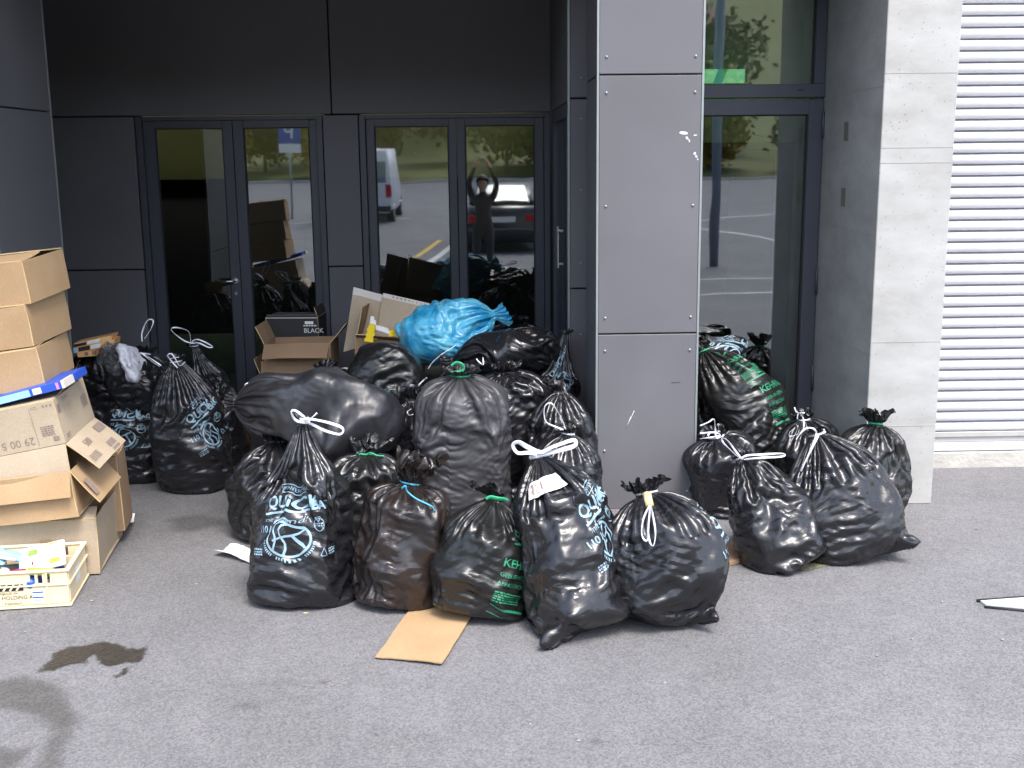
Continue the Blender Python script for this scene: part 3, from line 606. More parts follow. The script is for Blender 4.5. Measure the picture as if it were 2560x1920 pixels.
# lamp post
lx, ly = 4.15, -6.0
lp = empty('lamp_post', (lx, ly, gz(ly))); tag(lp, 'tall plain grey lamp post in the car park', 'lamp post')
M_POST = mat('lamp_post_paint', (.13, .16, .22), .45, (.15, .18, .24), 9)
tube('post', [(lx, ly, -.1), (lx, ly, 3), (lx, ly, 7.5)], .085, M_POST, lp, 16); tube('arm', [(lx, ly, 7.4), (lx, ly - .4, 7.7), (lx, ly - 1.2, 7.8)], .045, M_POST, lp, 10, smooth_n=5); box('lamp_head', lx - .12, lx + .12, ly - 1.6, ly - 1.1, 7.74, 7.86, M_POST, lp, .03)
# far house
hx, hy = 13.5, -78
hs_ = empty('house', (hx, hy, 6)); tag(hs_, 'white house on the hillside beyond the trees', 'house')
box('wall', hx - 4, hx + 4, hy - 3, hy + 3, 5, 11.2, M_VAN, hs_)
M_ROOFT = mat('roof_tiles', (.16, .08, .06), .8, (.20, .11, .08), 8)
rf = mesh_from('roof', [(hx - 4.6, hy - 3.6, 11.1), (hx + 4.6, hy - 3.6, 11.1), (hx + 4.6, hy + 3.6, 11.1), (hx - 4.6, hy + 3.6, 11.1), (hx - 4.6, hy, 13.6), (hx + 4.6, hy, 13.6)], [(0, 1, 5, 4), (2, 3, 4, 5), (0, 4, 3), (1, 2, 5), (0, 3, 2, 1)]); put('roof', rf, M_ROOFT, hs_)
for wx in (-2.6, 0, 2.6):
    w_ = box('window', hx + wx - .6, hx + wx + .6, hy + 3.0, hy + 3.04, 8.4, 9.9, M_FRAME, hs_); box('pane', hx + wx - .5, hx + wx + .5, hy + 3.04, hy + 3.06, 8.5, 9.8, M_CARGLASS, w_)
# ---------------------------------------------------------------- plastic bag engine
def wave_noise(p, freq, rng, n=7):
    out = np.zeros(p.shape[:-1], np.float32)
    for _ in range(n):
        d = rng.normal(size=3); d /= np.linalg.norm(d)
        f = freq * rng.uniform(.6, 1.5)
        out += np.sin((p @ (d * f).astype(np.float32)) * 2 * math.pi + rng.uniform(0, 6.28)).astype(np.float32)
    return out / math.sqrt(n)

PROFILES = {
    'cone':  [(0, 0), (.02, .70), (.07, .93), (.22, 1), (.42, .97), (.58, .80), (.74, .52), (.88, .24), (1, .09)],
    'round': [(0, 0), (.02, .62), (.08, .88), (.25, 1), (.55, 1), (.74, .88), (.87, .62), (.95, .34), (1, .12)],
    'box':   [(0, 0), (.015, .80), (.05, .97), (.2, 1), (.7, 1), (.84, .95), (.92, .72), (.97, .36), (1, .14)],
    'crate': [(0, 0), (.01, .82), (.03, .98), (.12, 1), (.80, 1), (.88, .97), (.93, .76), (.97, .40), (1, .14)],
    'ball':  [(0, 0), (.03, .45), (.12, .78), (.32, 1), (.55, 1), (.74, .86), (.88, .58), (.96, .30), (1, .13)],
    'sack':  [(0, 0), (.012, .72), (.04, .92), (.14, 1), (.36, 1), (.58, .90), (.76, .70), (.89, .42), (.97, .2), (1, .12)],
    'sackcone': [(0, 0), (.01, .80), (.03, .95), (.12, 1), (.34, .97), (.50, .88), (.64, .70), (.78, .45), (.90, .22), (1, .09)],
    'pillow': [(0, 0), (.02, .40), (.10, .75), (.28, .98), (.5, 1), (.72, .95), (.86, .72), (.95, .36), (1, .14)],
}

def unit(v):
    v = np.array(v, float); return v / np.linalg.norm(v)

def sim_bag(base, neck, ws, wt, prof='round', n=2.4, side=None, seed=1, ev=.07, eh=.035, lump=.022, bumps=5,
            bump_h=.05, bend=(0, 0, 0), ears=.0, ear_rot=0., ruffle=.06, ruffle_r=2.2, pleat=.16, folds=17, res=.016, iters=120, kbend=.22, fine=.012, smooth_k=1, crease=.42, stars=8, facets=11, pleat0=.60,
            floor=0.0, cap=1.55, gauge=.030):
    rng = np.random.default_rng(seed); rc = res
    base = np.array(base, float); neck = np.array(neck, float)
    ax = neck - base; L = np.linalg.norm(ax); a = ax / L
    if side is None: side = np.array([1., 0, 0]) if abs(a[2]) > .5 else np.array([0, 0, 1.])
    s = np.array(side, float); s = s - a * (s @ a); s /= np.linalg.norm(s); t = np.cross(a, s)
    bend = np.array(bend, float)
    pv, pr = zip(*PROFILES[prof])
    vv = np.linspace(0, 1, 400); rr = np.interp(vv, pv, pr)
    ker = np.hanning(25); ker /= ker.sum()
    rr2 = np.convolve(np.pad(rr, 12, mode='edge'), ker, 'valid'); w = np.clip(vv / .08, 0, 1); rr = rr * (1 - w) + rr2 * w
    Rm = (ws + wt) / 2
    # ruffle rows above the neck
    if ruffle > 0:
        ve = np.linspace(1, 1 + ruffle / L, 24)[1:]
        re = rr[-1] * (1 + (ruffle_r - 1) * ((ve - 1) / (ruffle / L)) ** .7)
        vv = np.concatenate([vv, ve]); rr = np.concatenate([rr, re])
    arc = np.concatenate([[0], np.cumsum(np.hypot(np.diff(vv) * L, np.diff(rr) * Rm))])
    NR = max(24, int(arc[-1] / res)); sr = np.linspace(0, arc[-1], NR)
    v = np.interp(sr, arc, vv); r = np.interp(sr, arc, rr)
    r[0] = max(r[0], .012)
    per = 2 * math.pi * math.sqrt((ws * ws + wt * wt) / 2)
    NC = int(per / res / 2) * 2
    th = np.linspace(0, 2 * math.pi, NC, endpoint=False)
    ct = np.sign(np.cos(th)) * np.abs(np.cos(th)) ** (2 / n); st = np.sign(np.sin(th)) * np.abs(np.sin(th)) ** (2 / n)
    # neck sections become round
    rw = np.clip((v - .7) / .3, 0, 1)[:, None]
    CT = ct[None] * (1 - rw) + np.cos(th)[None] * rw; ST = st[None] * (1 - rw) + np.sin(th)[None] * rw
    wsr = (ws * (1 - rw) + Rm * rw); wtr = (wt * (1 - rw) + Rm * rw)
    cen = base[None] + np.clip(v, 0, 1.3)[:, None] * ax[None] + (4 * np.clip(v, 0, 1) * (1 - np.clip(v, 0, 1)))[:, None] * bend[None]
    rad = r[:, None] * np.ones(NC)[None]
    plain = cen[:, None] + (rad * wsr * CT)[..., None] * s + (rad * wtr * ST)[..., None] * t
    if ears > 0:
        for sg in (0, math.pi):
            dth = (th - ear_rot - sg + math.pi) % (2 * math.pi) - math.pi
            e = np.exp(-(dth / .20) ** 2)[None] * np.exp(-((v - .02) / .05) ** 2)[:, None] * (np.arange(NR) > 2)[:, None]
            rad = rad + ears / Rm * e
    pf = plain.astype(np.float32)
    base_loft = cen[:, None] + (rad * wsr * CT)[..., None] * s + (rad * wtr * ST)[..., None] * t
    nrm = (CT * wtr)[..., None] * s + (ST * wsr)[..., None] * t
    nrm /= np.linalg.norm(nrm, axis=2, keepdims=True) + 1e-9
    body = np.clip((v - .02) / .1, 0, 1) * np.clip((.95 - v) / .25, 0, 1)
    lumpn = wave_noise(pf, 3.2, rng) * lump + wave_noise(pf, 7.0, rng) * lump * .4
    loft = base_loft + nrm * (lumpn * body[:, None])[..., None]
    for _ in range(bumps):
        i = rng.integers(int(NR * .12), int(NR * .72)); j = rng.integers(NC)
        d2 = ((plain - plain[i, j]) ** 2).sum(2); sg = rng.uniform(.035, .075)
        loft = loft + nrm * (bump_h * rng.uniform(.6, 1.3) * np.exp(-np.sqrt(d2 + 1e-4) / sg) * body[:, None])[..., None]
    # flat facets where the plastic is stretched over boxy contents
    cc = base + ax * .42
    for _ in range(facets):
        nd = rng.normal(size=3); nd[2] *= .45; nd /= np.linalg.norm(nd); pr_ = (loft - cc) @ nd; top = pr_[int(NR * .1):int(NR * .75)].max(); lim = top * rng.uniform(.74, .93)
        ex = np.clip(pr_ - lim, 0, None) * .92 * (np.clip((.9 - v) / .25, 0, 1) * np.clip((v - .03) / .08, 0, 1))[:, None]
        loft = loft - ex[..., None] * nd
    # pleats gathered towards the neck
    pl = np.clip((v - pleat0) / (1 - pleat0), 0, 1) ** 1.5
    ph = np.cumsum(np.repeat(rng.uniform(.35, 2.2, NC // 4 + 1), 4)[:NC]); ph = ph / ph[-1] * 2 * math.pi * folds
    wob = wave_noise(pf, 1.6, rng) * .8
    pw = np.sin(ph[None] + wob * (1 - pl)[:, None]) + .45 * np.sin(2.3 * ph[None] + 1.7)
    loft = loft + nrm * (pw * pl[:, None] * pleat * (r * Rm)[:, None])[..., None]
    loft = loft.astype(np.float32); nrm = nrm.astype(np.float32)
    # rest metric: a tube of (nearly) constant girth
    arc_h = np.linalg.norm(np.roll(base_loft, -1, 1) - base_loft, axis=2)
    arc_v = np.linalg.norm(base_loft[1:] - base_loft[:-1], axis=2)
    m1 = np.clip(.5 + .7 * wave_noise(pf, 2.2, rng), 0, 1.3); m2 = np.clip(.5 + .7 * wave_noise(pf, 2.2, rng), 0, 1.3)
    girth = np.maximum(arc_h, np.where(v[:, None] > pleat0 + .02, np.minimum(arc_h.max(0)[None] * .97, arc_h * cap), arc_h))
    lh = (girth * (1 + eh * m1)).astype(np.float32)
    lv = (arc_v * (1 + ev * m2[:-1] * np.clip((v[:-1] - .02) / .1, 0, 1)[:, None])).astype(np.float32)
    X = loft + rng.normal(0, .0015, loft.shape).astype(np.float32)
    X = X + nrm * (wave_noise(pf * np.array([1, 1, 1.8], np.float32), 10, rng) * .007 * body[:, None])[..., None].astype(np.float32)
    lim_in = (gauge * (.62 + .8 * (1 - body)) + r * Rm * pleat * 1.5 * pl)[:, None].astype(np.float32)
    lim_out = (gauge * .38 + r * Rm * pleat * 1.4 * pl)[:, None].astype(np.float32)
    fl = np.float32(floor) if floor is not None else None
    pin = np.abs(v - 1) < (rc / L * .7)
    def con(A, B, rest, k):
        d = B - A; ln = np.sqrt(np.einsum('ijk,ijk->ij', d, d)) + 1e-9
        d *= ((ln - rest) / ln * (k * .5))[..., None]; return d
    def relax(X, loft, nrm, lh, lv, lim_in, lim_out, pin, n, kb, soft):
        ld = np.sqrt(((lh[:-1] + lh[1:]) / 2) ** 2 + lv ** 2)
        lh2 = (lh + np.roll(lh, -1, 1)) * .985; lv2 = (lv[:-1] + lv[1:]) * .985
        for it in range(n):
            acc = np.zeros_like(X)
            d = con(X, np.roll(X, -1, 1), lh, .8); acc += d; acc -= np.roll(d, 1, 1)
            d = con(X[:-1], X[1:], lv, .8); acc[:-1] += d; acc[1:] -= d
            d = con(X[:-1], np.roll(X[1:], -1, 1), ld, .4); acc[:-1] += d; acc[1:] -= np.roll(d, 1, 1)
            d = con(X[:-1], np.roll(X[1:], 1, 1), ld, .4); acc[:-1] += d; acc[1:] -= np.roll(d, -1, 1)
            d = con(X, np.roll(X, -2, 1), lh2, kb); acc += d; acc -= np.roll(d, 2, 1)
            d = con(X[:-2], X[2:], lv2, kb); acc[:-2] += d; acc[2:] -= d
            X = X + acc * .62
            off = np.einsum('ijk,ijk->ij', X - loft, nrm); cl = np.clip(off, -lim_in, lim_out)
            X += nrm * ((cl - off) * .8)[..., None]
            if soft and it % 4 == 0: X += (loft - X) * soft
            if fl is not None: X[..., 2] = np.maximum(X[..., 2], fl + .003)
            X[pin] = loft[pin] * .6 + X[pin] * .4
        return X
    X = relax(X, loft, nrm, lh, lv, lim_in, lim_out, pin, iters, kbend, .02)
    # refine the grid and let finer creases form along the big ones
    def up(A):
        A = np.stack([A, (A + np.roll(A, -1, 1)) * .5], 2).reshape(A.shape[0], A.shape[1] * 2, *A.shape[2:])
        o = np.empty((A.shape[0] * 2 - 1, *A.shape[1:]), A.dtype); o[0::2] = A; o[1::2] = (A[1:] + A[:-1]) * .5; return o
    def up1(A):
        A = np.broadcast_to(A, (A.shape[0], 1)); o = np.empty((A.shape[0] * 2 - 1, 1), A.dtype); o[0::2] = A; o[1::2] = (A[1:] + A[:-1]) * .5; return o
    lin = X.copy(); X = up(X); loft2 = up(loft); nrm2 = up(nrm); nrm2 /= np.linalg.norm(nrm2, axis=2, keepdims=True) + 1e-9
    lh_f = up(lh) * .5; lh_f[:, 1::2] = lh_f[:, 0::2]
    lvt = np.repeat(lv, 2, 0) * .5; lv_f = np.stack([lvt, (lvt + np.roll(lvt, -1, 1)) * .5], 2).reshape(lvt.shape[0], -1)
    v = np.interp(np.arange(NR * 2 - 1) / 2, np.arange(NR), v); r = np.interp(np.arange(NR * 2 - 1) / 2, np.arange(NR), r)
    X += rng.normal(0, .0006, X.shape).astype(np.float32)
    X = relax(X, loft2, nrm2, lh_f * (1 + fine), lv_f * (1 + fine), up1(lim_in) * 1.1, up1(lim_out) * 1.1, np.abs(v - 1) < (rc / L * .4), 16, .10, 0)
    NR, NC = X.shape[:2]; th = np.linspace(0, 2 * math.pi, NC, endpoint=False)
    # sharp creases: folded-plane crumple plus stars of tension folds round hard corners of the contents
    if crease:
        tri = lambda x: 4 * np.abs(x - np.floor(x + .5)) - 1
        du = np.roll(X, -1, 1) - np.roll(X, 1, 1); dv = np.gradient(X, axis=0); nn = np.cross(du, dv); nn /= np.linalg.norm(nn, axis=2, keepdims=True) + 1e-9
        q = np.stack([(X - base) @ s, (X - base) @ t, (X - base) @ a], -1).astype(np.float32)
        bd = (np.clip((v - .01) / .08, 0, 1) * np.clip((1.0 - v) / .3, 0, 1))[:, None]; dsp = np.zeros(X.shape[:2], np.float32)
        wp = wave_noise(q, 2.6, rng) ; wp2 = wave_noise(q, 5., rng)
        for f, A, vert in ((6, .0036, 1.5), (9, .0036, 4), (12, .0034, 6), (15, .0026, 2), (19, .0026, 6), (25, .0018, 5), (31, .0012, 4)):
            for _ in range(2):
                d = rng.normal(size=3); d[2] *= vert; d /= np.linalg.norm(d)
                mk = np.clip(.12 + .95 * wave_noise(q, 3.0, rng), 0, 1.25)
                dsp += A * mk * tri((q @ (d * f).astype(np.float32)) + .55 * wp + .25 * wp2 + rng.uniform(0, 1))
        for _ in range(stars):
            i = rng.integers(int(NR * .15), int(NR * .8)); j = rng.integers(NC); c = q[i, j]; nv = nn[i, j]
            e1 = np.roll(X, -1, 1)[i, j] - X[i, j]; e1 = np.array([e1 @ s, e1 @ t, e1 @ a]); e1 /= np.linalg.norm(e1) + 1e-9; nl = np.array([nv @ s, nv @ t, nv @ a]); e2 = np.cross(nl, e1)
            rel = q - c; dd = np.sqrt((rel ** 2).sum(2)); ang = np.arctan2(rel @ e2, rel @ e1); kf = rng.integers(5, 10)
            dsp += (rng.uniform(.003, .0065) * tri(ang * kf / (2 * math.pi) + .15 * wp2 + rng.uniform()) * np.clip(dd / .035, 0, 1) * np.exp(-(dd / rng.uniform(.09, .16)) ** 1.5)).astype(np.float32)
            dsp += (.012 * np.exp(-dd / .03)).astype(np.float32)
        X = X + nn * (dsp * bd * crease)[..., None]
    # crumpled free edge above the tie
    if ruffle > 0:
        w = np.clip((v - 1) / max(v[-1] - 1, 1e-6), 0, 1)[:, None, None]; q = X.astype(np.float32)
        crum = np.stack([wave_noise(q, 12, rng, 5) for _ in range(3)], -1) * .22 + np.stack([wave_noise(q, 26, rng, 5) for _ in range(3)], -1) * .10
        lean = rng.normal(size=3) * .35; lean[2] = -abs(lean[2]) * .5
        X = X + w * ruffle * (crum + lean)
    if fl is not None: X[..., 2] = np.maximum(X[..., 2], fl + .002)
    if smooth_k:
        for _ in range(smooth_k): X[1:-1] = X[1:-1] * .68 + (np.roll(X, 1, 1) + np.roll(X, -1, 1))[1:-1] * .08 + (X[2:] + X[:-2]) * .08
    return dict(X=X.astype(np.float64), v=v, NR=NR, NC=NC, res=arc[-1] / (NR - 1), per=per / NC, base=base, neck=neck, a=a, s=s, t=t, th=th,
                rneck=rr[np.searchsorted(vv, 1)] * Rm, L=L)

def grid_mesh(name, X):
    NR, NC = X.shape[:2]
    i = np.arange(NR - 1)[:, None] * NC; j = np.arange(NC)[None]
    q = np.stack([i + j, i + (j + 1) % NC, i + NC + (j + 1) % NC, i + NC + j], -1).reshape(-1, 4)
    me = bpy.data.meshes.new(name)
    me.vertices.add(NR * NC); me.vertices.foreach_set('co', X.reshape(-1).astype(np.float32))
    me.loops.add(q.size); me.loops.foreach_set('vertex_index', q.reshape(-1).astype(np.int32))
    me.polygons.add(len(q)); me.polygons.foreach_set('loop_start', np.arange(0, q.size, 4, dtype=np.int32))
    me.polygons.foreach_set('loop_total', np.full(len(q), 4, np.int32))
    me.polygons.foreach_set('use_smooth', np.ones(len(q), bool))
    me.update(calc_edges=True); return me
# ================================================================ BAGS
def sample(B, jf, jv):
    X = B['X']; NR, NC = B['NR'], B['NC']
    iv = np.clip(jv, 0, NR - 1.001); i0 = np.floor(iv).astype(int); fi = (iv - i0)[:, None]
    jj = np.floor(jf).astype(int); fj = (jf - jj)[:, None]; j0 = jj % NC; j1 = (jj + 1) % NC
    P = (X[i0, j0] * (1 - fj) + X[i0, j1] * fj) * (1 - fi) + (X[i0 + 1, j0] * (1 - fj) + X[i0 + 1, j1] * fj) * fi
    du = X[i0, j1] - X[i0, j0]; dv = X[i0 + 1, j0] - X[i0, j0]
    n = np.cross(du, dv); n /= np.linalg.norm(n, axis=1)[:, None] + 1e-12
    return P, n
def wrap_print(name, polys, B, th0, v0, m, parent, off=.0022, rot=0., scale=1., maxlen=.011):
    bm = bmesh.new(); vl = [bm.verts.new((x, y, 0)) for x, y in polys[0]]
    for f in polys[1]:
        try: bm.faces.new([vl[k] for k in f])
        except ValueError: pass
    bmesh.ops.triangulate(bm, faces=bm.faces)
    for _ in range(4):
        es = [e for e in bm.edges if e.calc_length() * scale > maxlen]
        if not es: break
        bmesh.ops.subdivide_edges(bm, edges=es, cuts=1); bmesh.ops.triangulate(bm, faces=bm.faces)
    uv = np.array([(v.co.x, v.co.y) for v in bm.verts]) * scale; c, s = math.cos(rot), math.sin(rot)
    u = uv[:, 0] * c - uv[:, 1] * s; w = uv[:, 0] * s + uv[:, 1] * c
    i0 = np.interp(v0, B['v'], np.arange(B['NR'])); j0 = th0 / 360 * B['NC']
    P, n = sample(B, j0 + u / B['per'], i0 + w / B['res']); P = P + n * off
    for v, p in zip(bm.verts, P): v.co = p
    me = bpy.data.meshes.new(name); bm.to_mesh(me); bm.free(); me.polygons.foreach_set('use_smooth', [True] * len(me.polygons))
    return put(name, me, m, parent)
def join(*ps):
    V, Fc = [], []
    for vs, fs in ps:
        k = len(V); V += list(vs); Fc += [tuple(i + k for i in f) for f in fs]
    return V, Fc
def shift(p, dx, dy, sx=1., sy=1.): return [(x * sx + dx, y * sy + dy) for x, y in p[0]], p[1]
def rect2(x0, y0, x1, y1): return [(x0, y0), (x1, y0), (x1, y1), (x0, y1)], [(0, 1, 2, 3)]
def stroke2(pts, w):
    V, Fc = [], []
    for i, (x, y) in enumerate(pts):
        a = Vector(pts[min(i + 1, len(pts) - 1)]) - Vector(pts[max(i - 1, 0)]); a.normalize(); V += [(x - a.y * w / 2, y + a.x * w / 2), (x + a.y * w / 2, y - a.x * w / 2)]
    return V, [(2 * i, 2 * i + 1, 2 * i + 3, 2 * i + 2) for i in range(len(pts) - 1)]
def arc2(cx, cy, r, a0, a1, w, n=36): return stroke2([(cx + r * math.cos(a0 + (a1 - a0) * k / n), cy + r * math.sin(a0 + (a1 - a0) * k / n)) for k in range(n + 1)], w)
def dashes2(x0, y0, w, h, rows, seed):
    rng = random.Random(seed); out = []
    for r in range(rows):
        x = x0; y = y0 - r * h * 1.7
        while x < x0 + w: l = rng.uniform(.4, 1.6) * h * 1.6; out.append(rect2(x, y, min(x + l, x0 + w), y + h)); x += l + h * .6
    return join(*out)
TXT = {}
def T(s, size, shear=0.):
    k = (s, size, shear)
    if k not in TXT: TXT[k] = text_polys(s, size, shear)
    return TXT[k]
def bold(p, d=.0022): return join(p, shift(p, d, 0), shift(p, -d, 0), shift(p, 0, d), shift(p, 0, -d))
def quick_print(B, th0, v0, parent, rot=0., scale=1., m=None):
    m = m or M_PRINT
    word = join(stroke2([(-.03, .225), (.085, .225), (.085, .262), (-.03, .262), (-.03, .225)], .004), shift(T('POWERTEX', .024), -.024, .236))
    name = join(shift(bold(T('QUiCK', .082)), -.115, .150), shift(bold(T('BAG', .060)), .098, .138), stroke2([(-.115, .118), (-.03, .128), (.085, .136)], .011))
    sub = join(shift(T('mit Zugband!', .034, .3), -.115, .080), shift(bold(T('110 l', .046), .0012), -.165, .03))
    S = lambda pts: stroke2([(x * .98, y * .98) for x, y in pts], .0085)
    emb = join(arc2(0, 0, .075, 0, 2 * math.pi, .010, 48), S([(.02, .072), (-.005, .06), (-.018, .04), (-.015, .02), (-.004, 0), (.006, -.02), (.005, -.045), (-.004, -.072)]), S([(-.05, -.012), (0, .010), (.058, .042)]), S([(.028, .026), (.04, -.005), (.054, -.045)]),
               S([(-.038, .062), (-.046, .035), (-.038, .012), (-.036, -.01), (-.044, -.04), (-.046, -.055)]))
    ring = []
    for k in range(26):
        a = math.radians(180 + 8 + k * 6.4); r = .094
        if k in (8, 9, 17): continue
        c, s = math.cos(a), math.sin(a); ring.append(stroke2([(c * (r - .006), s * (r - .006)), (c * (r + .006), s * (r + .006))], .0055))
    ring.append(arc2(0, 0, .094, math.radians(70), math.radians(130), .009, 12))
    low = join(dashes2(-.165, -.055, .065, .007, 3, 3), stroke2([(.115, -.085), (.135, -.05), (.155, -.085), (.115, -.085)], .006), dashes2(.165, -.06, .075, .006, 3, 5))
    oval = join(arc2(.125, .062, .030, 0, 2 * math.pi, .004, 20), stroke2([(.125, .075), (.137, .10), (.113, .10), (.125, .075)], .005), dashes2(.10, .064, .05, .006, 2, 8))
    wrap_print('print', join(word, name, sub, emb, *ring, low, oval), B, th0, v0, m, parent, rot=rot, scale=scale)
def kehricht_print(B, th0, v0, parent, rot=0., scale=1.):
    P = join(arc2(.02, .185, .022, 0, 2 * math.pi, .006, 20), stroke2([(.005, .185), (.035, .185)], .006), rect2(-.02, .13, .12, .141), shift(bold(T('KEHRICHT', .052), .0008), -.06, .03), shift(T('GEBUEHREN', .026), -.06, -.015), shift(T('ABFALLSACK', .024), -.06, -.055), dashes2(-.06, -.09, .16, .006, 5, 2), rect2(-.06, -.165, .14, -.154), stroke2([(-.06, -.20), (.02, -.20)], .004))
    wrap_print('print', P, B, th0, v0, M_PRINTG, parent, rot=rot, scale=scale)

BAGS = {}
def bag(key, label, m=M_BAG, group=None, name='garbage_bag', **kw):
    B = sim_bag(**kw); me = grid_mesh(name, B['X'] - B['base'][None, None]); me.materials.append(m)
    o = bpy.data.objects.new(name, me); COL.objects.link(o); o.location = B['base']; tag(o, label, 'garbage bag', group)
    BAGS[key] = (o, B); return o, B
def neck_tie(o, B, m, r=.005, turns=2.0, k=1.25, name='tie'):
    c = B['neck']; pts = []; R = max(B['rneck'] * k, .018)
    for i in range(int(turns * 16) + 1):
        th = i / 16 * 2 * math.pi; pts.append(c + (B['s'] * math.cos(th) + B['t'] * math.sin(th)) * R + B['a'] * (.006 * math.sin(th * .5 + 1)))
    return tube(name, pts, r, m, o, 6)
def cord(o, px, y, w=.006, th=.0014, m=M_TAPE, name='drawstring', wob=.012, seed=0, anchor=None, curl=6):
    if m is M_TAPE: w *= .8
    rng = random.Random(seed + len(px)); pts = []
    for i, (a, b) in enumerate(px):
        yy = y + wob * math.sin(i * 1.9 + seed); pts.append(on_y(a, b, yy))
    if anchor is not None: pts = [Vector(anchor)] + pts
    return tube(name, pts, th, m, o, 8, flat=w / th, smooth_n=curl, up=(.15, 1, .1), twist=(lambda t: 1.1 * math.sin(t * 7 + seed * 1.7)) if m is M_TAPE else None)

import time as _t; _t0 = _t.time()
# ---- front row
o, B = bag('b1', 'tall pointed black bag with pale blue lettering, emblem and white tape bow', base=(-0.855, 4.920, -0.01), neck=on_y(655, 910, 4.97), ws=.235, wt=.20, prof='sackcone', n=3.0, seed=11, ears=.055, ear_rot=-.15, ev=0.058, eh=0.024, bumps=6, folds=15, pleat=.2, ruffle=.025, ruffle_r=1.5, cap=1.7, pleat0=.48)
quick_print(B, 262, .40, o, rot=.10, scale=.92)
neck_tie(o, B, M_TAPE, .006, 1.5, name='drawstring')
cord(o, [(650, 912), (637, 906), (629, 890), (638, 887), (655, 899), (668, 906), (685, 892)], 4.90, .0075, seed=1); cord(o, [(648, 907), (668, 905), (702, 911), (735, 922), (741, 931), (732, 938), (702, 930), (672, 916), (655, 911)], 4.89, .0085, seed=2)
o, B = bag('b2', 'brownish translucent black bag tied with a thin blue string', m=M_BAG_BROWN, base=(-0.415, 4.860, -0.01), neck=on_y(886, 1042, 4.94), ws=.205, wt=.20, prof='box', n=2.8, seed=12, ev=0.096, eh=0.042, bumps=7, bump_h=0.041, folds=19, ruffle=.11, ruffle_r=2.6, gauge=.036, ears=.03, ear_rot=.5)
cord(o, [(868, 1055), (876, 1050), (880, 1062), (900, 1078), (925, 1090), (937, 1100), (939, 1130), (932, 1160), (922, 1170)], 4.77, .004, .0025, M_CYAN, 'tie', .01, 3); neck_tie(o, B, M_CYAN, .0045, 1.5)
o, B = bag('b3', 'black bag with green lettering and green tie standing on a flattened cardboard', m=M_BAG_GREEN, base=(-.050, 4.70, .0), neck=on_y(1068, 1075, 4.80), ws=.22, wt=.205, prof='sack', n=2.9, seed=13, ev=0.072, eh=0.036, bumps=8, bump_h=0.061, folds=17, ruffle=.07, ruffle_r=2.4, floor=.006, ears=.03, ear_rot=.3)
kehricht_print(B, 296, .42, o, rot=-.12, scale=.95); neck_tie(o, B, M_GREEN, .006, 1.6)
cord(o, [(1050, 1078), (1060, 1073), (1075, 1076), (1090, 1078), (1098, 1082)], 4.71, .007, .003, M_GREEN, 'tie', .005, 1)
o, B = bag('b4', 'leaning black bag with a white paper ticket below its broad white tape', base=(.415, 4.51, -.01), neck=on_y(1165, 985, 4.74), ws=.24, wt=.205, prof='sack', n=2.9, seed=14, ears=.15, ear_rot=math.radians(238), ev=0.043, eh=0.024, bumps=7, bump_h=0.068, folds=19, ruffle=.02, ruffle_r=1.3, bend=(.02, 0, .03), cap=1.6)
quick_print(B, 322, .43, o, rot=.32, scale=.98); neck_tie(o, B, M_TAPE, .010, 1.2, name='drawstring')
cord(o, [(1160, 980), (1140, 978), (1118, 978), (1108, 962), (1120, 955), (1140, 966), (1168, 977), (1192, 966), (1236, 951), (1244, 958), (1235, 966), (1195, 976), (1165, 983)], 4.69, .013, .003, seed=4)
TICKET = (o, B)
o, B = bag('b5', 'squat round black bag with long white tape loops hanging from a tan strip', base=(.825, 4.555, -.01), neck=on_y(1396, 1064, 4.72), ws=.262, wt=.25, prof='ball', n=2.4, seed=15, ears=.14, ear_rot=math.radians(-58), ev=0.082, eh=0.036, bumps=8, bump_h=0.047, folds=23, pleat=.2, ruffle=.06, ruffle_r=2.3, gauge=.036, cap=1.75)
quick_print(B, 352, .42, o, rot=.25, scale=.95); neck_tie(o, B, M_TAPE, .005, 1.2, name='drawstring')
cord(o, [(1403, 1092), (1391, 1118), (1386, 1148), (1391, 1165), (1399, 1166), (1402, 1130), (1405, 1096)], 4.40, .0055, seed=5, wob=.004); cord(o, [(1404, 1094), (1400, 1140), (1404, 1172), (1412, 1178), (1416, 1150), (1410, 1112), (1406, 1092)], 4.395, .0055, seed=6, wob=.004)
M_TAN = mat('tan_wrapping', (.62, .42, .20), .6, (.70, .50, .26), 60); tube('tape_wrap', [on_y(1398, 1066, 4.47), on_y(1400, 1078, 4.445), on_y(1404, 1093, 4.42)], .014, M_TAN, o, 10, flat=1.25)
# ---- right group
o, B = bag('b6', 'slanting black bag with a broad white tape end beside the brown cardboard slab', base=(1.495, 5.21, -.01), neck=on_y(1602, 988, 5.40), ws=.205, wt=.19, prof='sack', n=2.3, seed=16, ev=0.096, eh=0.036, bumps=6, folds=15, ruffle=.02, ears=.05, ear_rot=math.radians(-115), gauge=.036)
neck_tie(o, B, M_TAPE, .006, 1.3, name='drawstring'); cord(o, [(1602, 990), (1590, 976), (1572, 952), (1560, 946), (1562, 956), (1580, 974), (1600, 992)], 5.30, .006, seed=1); cord(o, [(1602, 992), (1612, 984), (1645, 982), (1690, 980), (1690, 986), (1645, 989), (1606, 993)], 5.28, .007, .0022, seed=2, wob=.004)
o, B = bag('b7', 'broad black bag with gathered top and white tape strands, its corner pointing across the asphalt', base=(1.85, 5.35, -.01), neck=on_y(1764, 937, 5.48), ws=.275, wt=.22, prof='sack', n=2.5, seed=17, ears=.13, ear_rot=math.radians(-48), ev=0.048, eh=0.024, bumps=6, bump_h=0.041, folds=21, pleat=.22, ruffle=.03, ruffle_r=1.6, cap=1.8)
